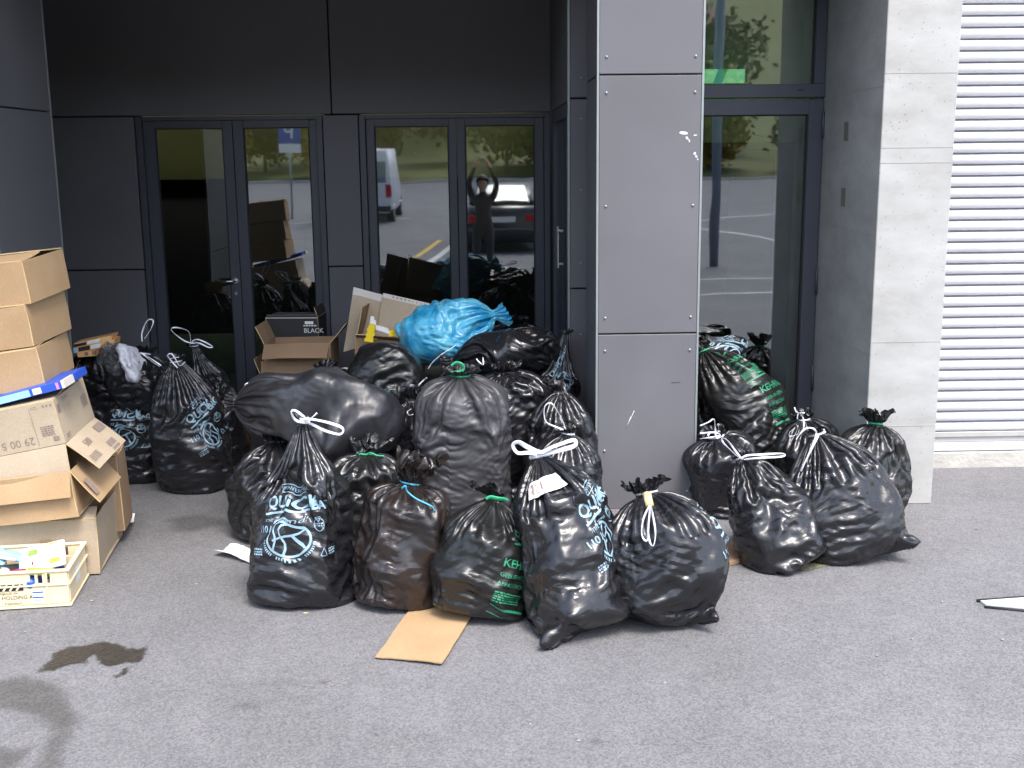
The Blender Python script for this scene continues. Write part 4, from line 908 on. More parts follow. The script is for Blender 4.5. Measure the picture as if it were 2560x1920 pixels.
neck_tie(o, B, M_TAPE, .006, 1.3, name='drawstring'); cord(o, [(1764, 936), (1756, 958), (1738, 1000), (1730, 1018), (1738, 1003), (1756, 964), (1768, 940)], 5.28, .0065, seed=2); cord(o, [(1764, 936), (1757, 926), (1742, 925), (1728, 938), (1720, 950)], 5.34, .006, seed=3)
o, B = bag('b8', 'black bag with a two-lobed green-tied knot standing against the concrete wall', m=M_BAG_GREEN, base=(2.07, 5.90, -.01), neck=(2.10, 5.93, .53), ws=.20, wt=.205, prof='round', n=2.5, seed=18, ev=0.058, eh=0.024, bumps=5, folds=17, ruffle=.085, ruffle_r=2.5)
neck_tie(o, B, M_GREEN, .005, 2)
o, B = bag('b11', 'black bag with white tape ends squeezed beside the clad column', base=(1.385, 6.12, -.01), neck=(1.27, 6.10, .43), ws=.20, wt=.21, prof='box', n=2.6, seed=19, ev=0.077, bumps=5, folds=15, ruffle=.03)
cord(o, [(1512, 948), (1535, 945), (1556, 940), (1540, 934), (1512, 936)], 6.0, .0065, seed=1); cord(o, [(1512, 920), (1530, 912), (1542, 906), (1545, 925), (1546, 942)], 5.98, .0055, seed=2); neck_tie(o, B, M_TAPE, .006, 1.3, name='drawstring')
o, B = bag('b9', 'tilted black bag covered in green lettering leaning towards the column', m=M_BAG_GREEN, base=(1.74, 6.50, .05), neck=(1.33, 6.78, .79), ws=.205, wt=.20, prof='round', n=2.5, seed=20, ev=0.058, bumps=6, folds=15, ruffle=.09, ruffle_r=2.2, bend=(.06, 0, .03))
kehricht_print(B, 300, .52, o, scale=1.1); kehricht_print(B, 285, .80, o, scale=.8); neck_tie(o, B, M_GREEN, .005, 1.6)
o, B = bag('b10', 'upturned black bag with pale blue emblem and square corner against the tall glass door', base=(1.43, 7.00, .84), neck=(1.40, 6.97, .02), ws=.20, wt=.15, prof='box', n=2.6, seed=21, ears=.05, ev=0.048, folds=13, ruffle=0., floor=0.)
quick_print(B, 75, .13, o, rot=2.6)
o, B = bag('b12', 'low black bag with a knotted white tape tucked behind the broad bag', base=(1.90, 6.28, -.01), neck=(1.80, 6.25, .485), ws=.20, wt=.19, prof='round', n=2.4, seed=22, ev=0.058, folds=21, pleat=.22, ruffle=.035, cap=1.8)
neck_tie(o, B, M_TAPE, .005, 1.3, name='drawstring'); cord(o, [(1728, 893), (1735, 905), (1736, 925), (1722, 938), (1706, 943), (1706, 934), (1716, 926)], 6.1, .0055, seed=1); cord(o, [(1716, 880), (1722, 891), (1738, 892)], 6.1, .005, seed=2); cord(o, [(1724, 892), (1722, 905)], 6.1, .005, seed=4)
# ---- pile left of the column
o, B = bag('b14', 'black bag at the floor under the big smooth bag', base=(-1.10, 5.78, -.01), neck=(-1.08, 5.80, .52), ws=.26, wt=.22, prof='round', seed=23, ev=0.068, folds=13)
o, B = bag('b13', 'big smooth black bag lying across the other bags', m=M_BAG_SMOOTH, base=(-.42, 5.80, .58), neck=(-1.31, 5.88, .70), ws=.205, wt=.25, side=(0, 0, 1), prof='pillow', n=2.3, seed=24, crease=.3, stars=4, ev=0.011, eh=0.007, lump=.05, bumps=3, bump_h=0.054, folds=13, pleat=.12, ruffle=.03, floor=None, bend=(0, 0, .04), facets=9)
cord(o, [(527, 842), (530, 830), (540, 828), (546, 838), (540, 850)], 5.83, .006, seed=1, anchor=B['neck'])
o, B = bag('b15', 'black bag with crumpled top and green tie between the lettered bag and the brownish bag', m=M_BAG_GREEN, base=(-.60, 5.44, -.01), neck=(-.595, 5.47, .53), ws=.195, wt=.19, prof='box', seed=25, ev=0.058, folds=17, ruffle=.075, ruffle_r=2.6)
neck_tie(o, B, M_GREEN, .005, 1.6); cord(o, [(790, 983), (800, 978), (815, 984), (830, 985)], 5.42, .004, .003, M_GREEN, 'tie', .004)
o, B = bag('b19', 'wrinkled black bag wedged between the big smooth bag and the tall boxy bag', base=(-.41, 6.02, -.01), neck=(-.40, 6.08, .66), ws=.20, wt=.20, prof='round', seed=26, ev=0.106, gauge=.036, folds=15)
cord(o, [(905, 832), (912, 824), (922, 816)], 5.9, .006, seed=1); cord(o, [(888, 884), (880, 890), (884, 897), (893, 895)], 5.85, .004, seed=2)
o, B = bag('b18', 'tall boxy grey-black bag with green tie standing behind the front row', m=M_BAG_DULL, base=(-.120, 5.86, -.01), neck=(-.13, 5.84, .845), ws=.245, wt=.225, prof='crate', n=3.8, seed=27, crease=.8, stars=12, facets=16, ev=0.014, eh=0.007, lump=.012, bumps=5, bump_h=0.054, folds=13, pleat=.12, ruffle=.05, ruffle_r=2.2, gauge=.016)
neck_tie(o, B, M_GREEN, .006, 1.5); cord(o, [(975, 790), (985, 783), (997, 786), (1002, 795), (998, 802)], 5.72, .007, .003, M_GREEN, 'tie', .005, 1)
o, B = bag('b24', 'black bag with a tall white tape loop next to the column', base=(.385, 5.72, -.01), neck=(.425, 5.75, .545), ws=.20, wt=.19, prof='round', seed=28, ev=0.086, folds=17, ruffle=.035)
neck_tie(o, B, M_TAPE, .005, 1.3, name='drawstring'); cord(o, [(1217, 928), (1200, 922), (1180, 912), (1175, 893), (1178, 876), (1190, 871), (1201, 884), (1213, 905), (1222, 928)], 5.66, .0055, seed=1)
o, B = bag('b27', 'dull black bag pressed against the left side of the column', base=(.40, 6.16, -.01), neck=(.42, 6.18, .68), ws=.195, wt=.20, prof='round', seed=29, ev=0.058, folds=13)
o, B = bag('b20', 'creased black bag with folded square shoulder behind the tall boxy bag', base=(.20, 6.50, -.01), neck=(.12, 6.50, .74), ws=.26, wt=.23, prof='box', n=3.0, seed=30, ev=0.086, eh=0.036, bumps=9, bump_h=0.068, gauge=.036, folds=13, ruffle=.03)
cord(o, [(1029, 775), (1036, 783), (1044, 788), (1043, 772)], 6.3, .005, seed=2)
o, B = bag('b21u', 'black bag low in the pile behind the creased bag', base=(.05, 7.12, -.01), neck=(.05, 7.14, .66), ws=.26, wt=.22, prof='round', seed=31, ev=0.058, folds=11, res=.02)
o, B = bag('b21', 'long black bag lying on top of the pile in front of the glass doors', base=(.50, 6.98, .765), neck=(-.20, 6.98, .70), ws=.135, wt=.20, side=(0, 0, 1), prof='pillow', seed=32, ev=0.048, eh=0.036, bumps=7, bump_h=0.041, folds=15, ruffle=.05, floor=None, bend=(0, 0, .035))
o, B = bag('b22', 'black bag standing close to the glass doors behind the pile', base=(.22, 7.85, -.01), neck=(.20, 7.85, .83), ws=.30, wt=.24, prof='box', n=2.2, seed=33, ev=0.058, folds=13, ruffle=.03)
o, B = bag('b23', 'black bag with pale blue lettering leaning into the corner behind the column', base=(.36, 6.84, .0), neck=(.50, 6.93, .88), ws=.17, wt=.16, prof='cone', seed=34, ev=0.048, folds=13, ruffle=.03)
quick_print(B, 285, .70, o, rot=.9, scale=.8)
o, B = bag('b25', 'small black bag between the open carton and the round bag', base=(-1.00, 7.02, -.01), neck=(-1.0, 7.02, .64), ws=.26, wt=.22, prof='round', seed=35, ev=0.048, folds=13)
o, B = bag('b17u', 'black bag low in the pile under the round upturned bag', base=(-.55, 6.80, -.01), neck=(-.55, 6.80, .46), ws=.25, wt=.24, prof='round', seed=36, folds=11, res=.02)
o, B = bag('b17', 'round upturned black bag with green ties below the bright blue bag', m=M_BAG_GREEN, base=(-.635, 6.78, .865), neck=(-.575, 6.58, .42), ws=.235, wt=.225, prof='ball', n=2.1, seed=37, ev=0.058, eh=0.060, bumps=8, bump_h=0.027, folds=19, ruffle=.04, floor=None, facets=3)
cord(o, [(835, 880), (850, 885), (858, 893), (862, 880)], 6.4, .005, .003, M_GREEN, 'tie', .004); cord(o, [(755, 872), (762, 878), (772, 884)], 6.4, .006, .003, M_GREEN, 'tie', .004)
kehricht_print(B, 215, .4, o, rot=1.9, scale=.8)
o, B = bag('b26', 'bright blue translucent bag on top of the pile', m=M_BLUE, name='blue_bag', base=(-.535, 7.22, .78), neck=(.065, 7.26, .96), ws=.185, wt=.19, side=(-.25, 0, 1), prof='pillow', n=2.2, seed=38, crease=.7, ev=0.068, eh=0.060, bumps=8, bump_h=0.041, folds=13, ruffle=.06, ruffle_r=2.0, floor=None, ears=.08, gauge=.036, facets=12)
wrap_print('print', join(stroke2([(-.16, .10), (-.05, .03), (.08, -.04)], .012), stroke2([(-.14, -.02), (-.10, -.06)], .02)), B, 300, .5, M_GREEN, o); wrap_print('print', join(shift(bold(T('M', .07)), 0, 0), shift(bold(T('ig', .05)), .06, 0)), B, 275, .72, M_PRINT, o, rot=-1.2)
cord(o, [(925, 797), (935, 782), (955, 765), (975, 752), (985, 745)], 6.98, .004, .0022, M_TAPE, 'tie', .004)
# ---- left group by the doors
o, B = bag('l1', 'tall black bag with pale blue lettering down its side in front of the glass door', base=(-1.755, 6.79, -.01), neck=(-1.84, 6.72, .79), ws=.235, wt=.22, prof='sack', n=2.4, seed=39, ev=0.082, eh=0.036, bumps=6, folds=19, pleat=.2, ruffle=.02, ears=.04, ear_rot=-1.2, gauge=.036)
quick_print(B, 318, .46, o, rot=.35, scale=.85); neck_tie(o, B, M_TAPE, .005, 1.3, name='drawstring')
cord(o, [(384, 795), (372, 782), (362, 768), (370, 764), (378, 774), (388, 790), (400, 782)], 6.66, .0055, seed=1); cord(o, [(345, 792), (330, 782), (305, 762), (322, 772), (348, 790)], 6.64, .0055, seed=2)
o, B = bag('l2', 'pointed black bag with wide white tape loops standing close to the left glass door', base=(-1.73, 7.30, -.01), neck=(-1.85, 7.22, .80), ws=.21, wt=.2, prof='cone', seed=40, ev=0.048, folds=15, ruffle=.02)
neck_tie(o, B, M_TAPE, .005, 1.3, name='drawstring'); cord(o, [(418, 742), (398, 736), (374, 718), (371, 709), (384, 708), (407, 716), (412, 738)], 7.15, .006, seed=1); cord(o, [(414, 738), (425, 733), (443, 739), (459, 749), (450, 750), (432, 742), (416, 740)], 7.15, .006, seed=2)
o, B = bag('l3b', 'black bag with pale blue lettering at the floor beside the cardboard boxes', base=(-2.17, 7.00, -.01), neck=(-2.16, 7.0, .50), ws=.20, wt=.2, prof='box', seed=41, ev=0.086, folds=13, ruffle=0, gauge=.036)
quick_print(B, 258, .62, o, scale=.8)
o, B = bag('l3a', 'bulging black bag resting on the lettered bag beside the cardboard boxes', base=(-2.16, 7.00, .40), neck=(-2.12, 7.06, .78), ws=.215, wt=.21, prof='ball', seed=42, ev=0.068, eh=0.060, bumps=9, bump_h=0.041, folds=15, ruffle=.03, floor=None)
cord(o, [(307, 738), (307, 718), (317, 694), (327, 690), (331, 696), (325, 712), (312, 732)], 7.0, .0055, seed=1); neck_tie(o, B, M_TAPE, .005, 1.3, name='drawstring')
o, B = bag('l4', 'black bag under the orange packets beside the left panelled wall', base=(-2.50, 7.36, -.01), neck=(-2.50, 7.36, .76), ws=.22, wt=.2, prof='box', seed=43, ev=0.048, folds=11, ruffle=0, res=.02)
cord(o, [(160, 802), (168, 808), (172, 818), (164, 828)], 7.1, .005, seed=1)
print('bags', _t.time() - _t0)
# ================================================================ CARTONS, CRATE, LITTER
def mtx(pos, deg): return Matrix.Translation(pos) @ Euler([math.radians(a) for a in deg], 'XYZ').to_matrix().to_4x4()
def carton(name, label, M, w, d, h, m, flaps=(), bottom=True, th=.005, seed=0, group=None, warp=.004, m_in=None, walls='frbl', cat='box'):
    base = M @ Vector((-w / 2, d / 2, -h)); o = empty(name, base); tag(o, label, cat, group); R3 = M.to_3x3()
    def pl(nm, p0, ux, uy, lx, ly, sd, taper=0., wp=None, mm=None): return plate(nm, M @ Vector(p0), R3 @ Vector(ux), R3 @ Vector(uy), lx, ly, th, mm or m, o, 7, 5, warp if wp is None else wp, seed * 17 + sd, taper, M_CARD_EDGE)
    if 'f' in walls: pl('side_panel', (-w, 0, -h), (1, 0, 0), (0, 0, 1), w, h, 1)
    if 'r' in walls: pl('side_panel', (0, .001, -h), (0, 1, 0), (0, 0, 1), d, h, 2)
    if 'b' in walls: pl('side_panel', (0, d, -h), (-1, 0, 0), (0, 0, 1), w, h, 3)
    if 'l' in walls: pl('side_panel', (-w, d, -h), (0, -1, 0), (0, 0, 1), d, h, 4)
    if bottom: pl('base_panel', (-w, 0, -h + th / 2), (1, 0, 0), (0, 1, 0), w, d, 5, wp=.001)
    H = {'f': ((-w, 0), (1, 0, 0), w, (0, 1, 0)), 'r': ((0, 0), (0, 1, 0), d, (-1, 0, 0)), 'b': ((0, d), (-1, 0, 0), w, (0, -1, 0)), 'l': ((-w, d), (0, -1, 0), d, (1, 0, 0))}
    out = {}
    for k, (e, lev, ln, ang) in enumerate(flaps):
        (x, y), u, l, inw = H[e]; z, up = (0, Vector((0, 0, 1))) if lev == 't' else (-h, Vector((0, 0, -1))); a = math.radians(ang)
        dr = Vector(inw) * math.cos(a) + up * math.sin(a); eps = up * (.003 * (1 + .5 * (k % 2)))
        out[k] = (Vector((x, y, z)), Vector(u), dr, l, ln); pl('flap', Vector((x, y, z)) + eps, u, dr, l, ln, 20 + k, .03, .006)
    return o, out
def face_text(o, M, s, size, origin, ux, uy, m=M_INK, off=.0045, name='print'):
    R3 = M.to_3x3(); return flat_text(name, s, size, M @ Vector(origin), R3 @ Vector(ux), R3 @ Vector(uy), m, o, off=off)
def face_rect(o, M, origin, ux, uy, lx, ly, m=M_INK, off=.0045, name='print'):
    R3 = M.to_3x3(); u, v = (R3 @ Vector(ux)).normalized(), (R3 @ Vector(uy)).normalized(); p = M @ Vector(origin) + u.cross(v) * off
    return put(name, mesh_from(name, [p, p + u * lx, p + u * lx + v * ly, p + v * ly], [(0, 1, 2, 3)]), m, o)
def face_dashes(o, M, origin, ux, uy, w, h, rows, seed, m=M_INK, off=.0045):
    R3 = M.to_3x3(); u, v = (R3 @ Vector(ux)).normalized(), (R3 @ Vector(uy)).normalized(); p = M @ Vector(origin) + u.cross(v) * off
    V, Fc = dashes2(0, 0, w, h, rows, seed); return put('print', mesh_from('print', [p + u * x + v * y for x, y in V], Fc), m, o)
X_, Y_, Z_ = (1, 0, 0), (0, 1, 0), (0, 0, 1)
# ---- stack of cartons at the left edge
M1 = mtx((-2.119, 5.298, 1.505), (3.2, -6.0, -4.0)); o, f = carton('cardboard_box', 'plain brown cardboard box with loose top flaps, topmost of the stack', M1, .50, .44, .197, M_CARD, [('f', 't', .218, 2.5), ('b', 't', .218, 5)], seed=1)
M2 = mtx((-2.125, 5.296, 1.304), (1.8, -7.3, -2.2)); o, f = carton('cardboard_box', 'plain brown cardboard box in the middle of three stacked ones', M2, .50, .455, .194, M_CARD, [('f', 't', .21, 1), ('b', 't', .21, 1)], seed=2)
M3 = mtx((-2.089, 5.296, 1.102), (1.5, -7.4, 2.7)); o, f = carton('cardboard_box', 'plain brown cardboard box resting on the blue carton', M3, .50, .457, .188, M_CARD, [('f', 't', .21, 1), ('b', 't', .21, 1)], seed=3)
# flat blue carton
_b0, _b1, _b2 = on_y(131, 823, 5.21), on_y(0, 857, 5.21), on_y(131, 823, 5.21) + Vector((.05, .34, .02))
_ux = (_b0 - _b1).normalized(); _uy = (_b2 - _b0); _uy = (_uy - _ux * _uy.dot(_ux)).normalized(); _uz = _ux.cross(_uy)
MB = Matrix.Translation(_b0) @ Matrix((_ux, _uy, _uz)).transposed().to_4x4() @ Matrix.Translation((0, 0, .018)); bo = empty('blue_carton', MB @ Vector((-.2, .15, -.03))); tag(bo, 'flat blue carton with pale blue end squeezed between cardboard boxes', 'carton')
R3 = MB.to_3x3()
def mbox(name, M, x0, x1, y0, y1, z0, z1, m, parent, bev=.002):
    bm = bmesh.new(); bm_box(bm, x0, x1, y0, y1, z0, z1, bev); me = bm_mesh(name, bm); me.transform(M); return put(name, me, m, parent)
mbox('carton_body', MB, -.55, 0, 0, .34, -.055, -.018, M_BLUECARD, bo); mbox('end_flap', MB, -.002, .012, -.004, .13, -.054, -.016, M_OFFW, bo, .001)
mbox('pale_print', MB, -.55, -.155, -.0025, -.0005, -.052, -.020, M_LBLUE, bo, 0); mbox('label', MB, -.14, -.10, -.003, -.0005, -.050, -.022, M_WHITE, bo, 0); mbox('pink_print', MB, -.028, -.016, -.003, -.0005, -.052, -.021, mat('pink_print', (.75, .25, .5), .5, (.7, .22, .45)), bo, 0)
# printed box standing on its open flaps
MP = mtx((-1.996, 5.197, .876), (2.9, -10.3, 1.2)); o, f = carton('cardboard_box', 'upturned printed cardboard box with flaps hanging open', MP, .50, .449, .212, M_CARD_P, [('f', 't', .225, 1), ('b', 't', .225, 1), ('f', 'b', .17, 100), ('r', 'b', .19, 128), ('b', 'b', .17, 100)], bottom=False, seed=4)
face_text(o, MP, '29 00 5', .052, (-.13, 0, -.155), (-1, 0, 0), (0, 0, -1)); face_rect(o, MP, (-.118, 0, -.20), X_, Z_, .0025, .19); face_rect(o, MP, (-.045, 0, -.19), X_, Z_, .028, .02)
face_dashes(o, MP, (-.09, 0, -.12), X_, Z_, .06, .006, 5, 3); face_dashes(o, MP, (-.11, 0, -.02), X_, Z_, .03, .005, 2, 7)
for k in range(3):
    a = (-.055 + k * .018, 0, -.025); face_rect(o, MP, a, X_, Z_, .009, .010)
face_rect(o, MP, (0, .02, -.07), Y_, Z_, .035, .04); face_text(o, MP, '580', .036, (0, .09, -.178), (0, -1, 0), (0, 0, -1)); face_dashes(o, MP, (0, .33, -.08), Y_, Z_, .08, .006, 6, 9); face_dashes(o, MP, (0, .10, -.02), Y_, Z_, .08, .004, 2, 4)
p0, u, dr, l, ln = f[3]; MF = MP
for du, dv, lx, ly in ((.42, .03, .11, .045), (.36, .13, .10, .032)): face_rect(o, MP, p0 + u * du + dr * dv, -u, dr, lx, ly, off=.010)
face_text(o, MP, '580', .055, p0 + u * .10 + dr * .085, u, -dr, off=.010); face_dashes(o, MP, p0 + u * .13 + dr * .15, -u, dr, .11, .006, 4, 12, off=.010); face_dashes(o, MP, p0 + u * .36 + dr * .18, -u, dr, .10, .005, 2, 14, off=.010)
# box below it with a flap folded out
pq = on_y(175 / KPX, 1180 / KPX, 5.16); MQ = mtx(pq, (2, -5, 2.5)); o, f = carton('cardboard_box', 'squashed cardboard box with printed flap spilling out of the big pale box', MQ, .46, .40, .22, M_CARD, [('f', 't', .12, 250), ('r', 't', .20, 238), ('b', 't', .1, 60)], seed=5, warp=.012)
p0, u, dr, l, ln = f[1]; face_dashes(o, MQ, p0 + u * .10 + dr * .04, u, dr, .10, .005, 8, 22, off=-.012); face_rect(o, MQ, p0 + u * .02 + dr * .07, u, dr, .05, .09, off=-.012); face_dashes(o, MQ, p0 + u * .24 + dr * .03, u, dr, .10, .005, 8, 23, off=-.012)
# brown box at the back
MR = mtx(on_y(250, 985, 5.70), (0, -2, 8)); o, f = carton('cardboard_box', 'brown cardboard box corner behind the pale box', MR, .36, .25, .40, M_CARD_B, [('f', 't', .12, 160), ('r', 't', .1, 40)], seed=6)
# big pale box on the ground
MS = mtx((-1.863, 5.247, .281), (1.0, 0.6, 6.3)); o, f = carton('cardboard_box', 'big pale cardboard box on the ground holding other cardboard', MS, .72, .56, .272, M_CARD_P, [('f', 't', .10, 15)], seed=7, warp=.016)
face_rect(o, MS, (-.26, 0, -.14), X_, Z_, .05, .05, M_CARD_B); 
# small litter peeking beside the pale box
sc_ = on_z(272, 1133, .02); so = empty('snack_wrapper', sc_); tag(so, 'crumpled white and red wrapper beside the big pale box', 'wrapper')
plate('foil', sc_ + Vector((-.03, 0, .01)), (1, .2, 0), (0, .5, .6), .07, .05, .002, M_WHITE, so, 5, 4, .012, 3); plate('red_print', sc_ + Vector((-.032, -.004, .008)), (1, .2, -.2), (0, .5, .5), .03, .02, .002, M_RED, so, 4, 3, .005, 4)

# ---- beige bottle crate with packaging waste
MC = mtx((-1.860, 4.856, .176), (0.6, .4, 7.2)); cr = empty('plastic_crate', (-2.15, 5.02, 0)); tag(cr, 'beige plastic crate with lettering filled with food packaging', 'crate')
cwid, cdep, chei = .60, .38, .172
def cb(name, x0, x1, y0, y1, z0, z1, m=M_CRATE, bev=.003): return mbox(name, MC, x0, x1, y0, y1, z0, z1, m, cr, bev)
cb('crate_base', -cwid + .01, -.01, .01, cdep - .01, -chei, -chei + .012)
for y0, y1 in ((.006, .018), (cdep - .018, cdep - .006)):
    cb('crate_wall', -cwid + .01, -.01, y0, y1, -chei + .012, -.062); cb('crate_wall', -cwid + .01, -.01, y0, y1, -.018, -.008)
    xs = [-.01, -.085, -.105, -.118, -.138, -.150, -.170, -.40, -.42, -.432, -.452, -.465, -.485, -cwid + .01]
    for a, b in ((-.085, -.010), (-.118, -.106), (-.150, -.138), (-.40, -.17), (-.432, -.42), (-.465, -.453), (-cwid + .01, -.486)): cb('crate_post', a, b, y0 + .0005, y1 - .0005, -.062, -.018, bev=.001)
for x0, x1 in ((-.018, -.006), (-cwid + .006, -cwid + .018)): cb('crate_wall', x0, x1, .019, cdep - .019, -chei + .012, -.008)
cb('rim', -cwid, 0, 0, .022, -.010, 0); cb('rim', -cwid, 0, cdep - .022, cdep, -.010, 0); cb('rim', -.022, 0, .022, cdep - .022, -.010, 0); cb('rim', -cwid, -cwid + .022, .022, cdep - .022, -.010, 0)
cb('rib', -cwid, 0, -.001, .008, -.072, -.064, bev=.002); cb('rib', -.008, .001, .009, cdep, -.072, -.064, bev=.002); cb('rib', -cwid, 0, .0005, .010, -chei, -chei + .010, bev=.002); cb('rib', -.010, .0, .011, cdep, -chei, -chei + .01, bev=.002)
for x in (-.012, -.100, -.500): cb('rib', x - .004, x + .004, .001, .0075, -chei + .011, -.073, bev=.001); 
for x in (-.10, -.50): cb('rib', x - .004, x + .004, .001, .0075, -.063, -.011, bev=.001)
cb('handle_slot', -.37, -.20, .003, .0055, -.088, -.058, M_SEAL, .001)
for k in range(6): 
    q = MC @ Vector((-.36 + k * .028, .0015, -.073)); bm = bmesh.new(); bm_box(bm, -.004, .004, -.0015, .0015, -.016, .016); me = bm_mesh('slot_bar', bm); me.transform(Matrix.Translation(q) @ MC.to_3x3().to_4x4() @ Matrix.Rotation(math.radians(35), 4, 'Y')); put('slot_bar', me, M_CRATE, cr)
face_text(cr, MC, 'HOLDING AG', .024, (-.295, .006, -.128), X_, Z_, M_BLACKINK, .0012); face_text(cr, MC, 'Freienbach', .017, (-.285, .006, -.152), X_, Z_, M_BLACKINK, .0012); face_rect(cr, MC, (-.335, .006, -.130), X_, Z_, .026, .022, M_BLACKINK, .0012); face_text(cr, MC, 'Eigentum der', .014, (-.30, .006, -.104), X_, Z_, M_BLACKINK, .0012)
face_rect(cr, MC, (-.165, .006, -.150), X_, Z_, .05, .062, M_WHITE, .0012)
for k in range(4): face_rect(cr, MC, (-.163, .006, -.139 + k * .012), X_, Z_, .046, .004 + .002 * (k % 2), M_BLUECARD if k % 2 else M_LBLUE, .0022)
face_rect(cr, MC, (-.006, .13, -.115), Y_, Z_, .09, .075, M_WHITE, .0012, 'label')
# contents: each pack lies on its own
def pack(name, label, cat, pos, deg, sz, m, extra=(), group=None):
    Mx = MC @ mtx(pos, deg); o = empty(name, Mx @ Vector((0, 0, 0))); tag(o, label, cat, group); mbox('pack_body', Mx, -sz[0] / 2, sz[0] / 2, -sz[1] / 2, sz[1] / 2, 0, sz[2], m, o, min(sz) * .25)
    for (x0, x1, y0, y1, mm) in extra: mbox('print', Mx, x0, x1, y0, y1, sz[2] + .0003, sz[2] + .0012, mm, o, 0)
    return o
M_GRN = mat('leaf_print', (.12, .30, .05), .5, (.3, .4, .08), 60); M_FLOWER = mat('flower_print', (.8, .55, .05), .5, (.75, .25, .08), 50); M_GREYTUB = mat('grey_tub', (.30, .31, .30), .4, (.38, .39, .38), 20)
pack('juice_carton', 'flattened white packaging sheet with green and yellow fruit print on top of the crate', 'packaging', (-.155, .19, -.012), (10, -8, 12), (.20, .22, .02), M_WHITE, [(-.06, -.02, .02, .07, M_GRN), (.03, .075, -.095, -.05, M_FLOWER), (-.098, -.085, -.105, .09, M_LBLUE), (.05, .075, .03, .045, M_LBLUE), (-.045, -.038, -.07, -.04, M_RED), (.02, .07, .085, .098, M_FLOWER)])
pack('juice_carton', 'light blue edged carton wedged under the white sheet in the crate', 'packaging', (-.27, .24, -.03), (-18, 10, -20), (.18, .12, .03), M_LBLUE)
pack('chocolate_box', 'red and dark packet in the crate', 'packet', (-.21, .07, -.05), (14, 6, 25), (.12, .06, .03), M_RED)
pack('snack_packet', 'bright green packet under the white sheet in the crate', 'packet', (-.14, .06, -.035), (8, 4, -6), (.12, .05, .02), mat('lime_print', (.25, .5, .03), .5, (.35, .55, .05)))
pack('blue_carton', 'pale blue carton standing at the back of the crate', 'packaging', (-.40, .26, -.06), (25, -15, 10), (.14, .14, .06), M_LBLUE)
pack('dark_packet', 'dark folded packet lying across the crate', 'packet', (-.30, .17, -.06), (0, 12, 40), (.20, .07, .03), M_BLACKINK)
pack('dark_packet', 'dark blue packet low in the crate', 'packet', (-.20, .15, -.09), (0, 0, 70), (.26, .18, .05), M_BLUECARD)
Mt = MC @ mtx((-.33, .075, -.04), (12, -8, 0)); tubo = empty('plastic_tub', Mt @ Vector((0, 0, 0))); tag(tubo, 'round grey plastic tub lid with rings in the crate', 'tub')
for k in range(4):
    bm = bmesh.new(); bmesh.ops.create_cone(bm, cap_ends=True, segments=30, radius1=.062 - k * .013, radius2=.060 - k * .013, depth=.014 + .004 * k); me = bm_mesh('lid_ring', bm); me.transform(Mt); put('lid_ring', me, M_GREYTUB if k % 2 == 0 else M_OFFW, tubo)
pack('white_cup', 'white plastic tray lying at the back of the crate', 'tray', (-.33, .22, -.005), (4, 6, -12), (.13, .05, .012), M_WHITE)

# ---- cartons in the middle of the recess
MM0 = mtx(on_y(712, 812, 7.50), (0, 0, -3)); o, f = carton('cardboard_box', 'lower open brown cardboard box by the door pier', MM0, .46, .34, .50, M_CARD_B, [('f', 't', .10, 95), ('l', 't', .12, 110)], seed=11)
MM1 = mtx(on_y(712, 742, 7.50), (0, -1, -2)); o, f = carton('cardboard_box', 'open brown cardboard box with outspread flaps in front of the door', MM1, .435, .33, .16, M_CARD_B, [('f', 't', .145, 212), ('l', 't', .13, 112), ('r', 't', .16, 132)], seed=12)
MK = mtx(on_y(686, 686, 7.88), (0, 0, -4)); ko, f = carton('cardboard_box', 'black printed box with white lettering behind the open brown box', MK, .36, .28, .38, M_BLACKINK, [('f', 't', .02, 80), ('r', 't', .07, 70)], seed=13)
face_text(ko, MK, 'BLACK', .045, (-.10, 0, -.105), X_, Z_, M_WHITE, .006); face_dashes(ko, MK, (-.10, 0, -.06), X_, Z_, .09, .009, 1, 3, M_WHITE, .006); face_rect(ko, MK, (-.09, 0, -.045), X_, Z_, .06, .02, M_WHITE, .006)
face_rect(ko, MK, (-.36, 0, -.004), X_, Z_, .36, .006, M_OFFW, .006)
MT = mtx(on_y(900, 740, 7.30), (0, 4, -8)); o, f = carton('cardboard_box', 'tall open brown cardboard box holding the pale boards and yellow card', MT, .40, .34, .52, M_CARD_B, [('l', 't', .20, 82), ('f', 't', .05, 150)], seed=14)
def board(label, pts, y, th, m, strip, group=None, dy=0.):
    P = [on_y(a, b, y + (dy if k < 2 else 0)) for k, (a, b) in enumerate(pts)]; c = sum(P, Vector()) / 4
    o = empty('cardboard_sheet', P[3]); tag(o, label, 'cardboard', group)
    n = (P[1] - P[0]).cross(P[3] - P[0]).normalized() * th; vs = P + [p + n for p in P]
    put('sheet', mesh_from('sheet', vs, [(0, 1, 2, 3), (7, 6, 5, 4), (0, 4, 5, 1), (1, 5, 6, 2), (2, 6, 7, 3), (3, 7, 4, 0)]), m, o)
    a, b = P[0], P[1]; dn = (P[3] - P[0]).normalized(); off = n * (-.4 if n.y > 0 else 1.4)
    put('label_strip', mesh_from('label_strip', [a + off, b + off, b + dn * strip + off, a + dn * strip + off], [(0, 1, 2, 3)]), M_OFFW, o); return o, P, off
board('upright pale cardboard sheet with plain white top strip', [(764, 620), (827, 637), (814, 740), (742, 760)], 7.52, .008, M_CARD_P, .05, dy=.08)
o, P, off = board('upright pale cardboard sheet with printed white top strip', [(828, 633), (930, 656), (885, 735), (812, 725)], 7.50, .008, M_CARD_P, .03, dy=.08)
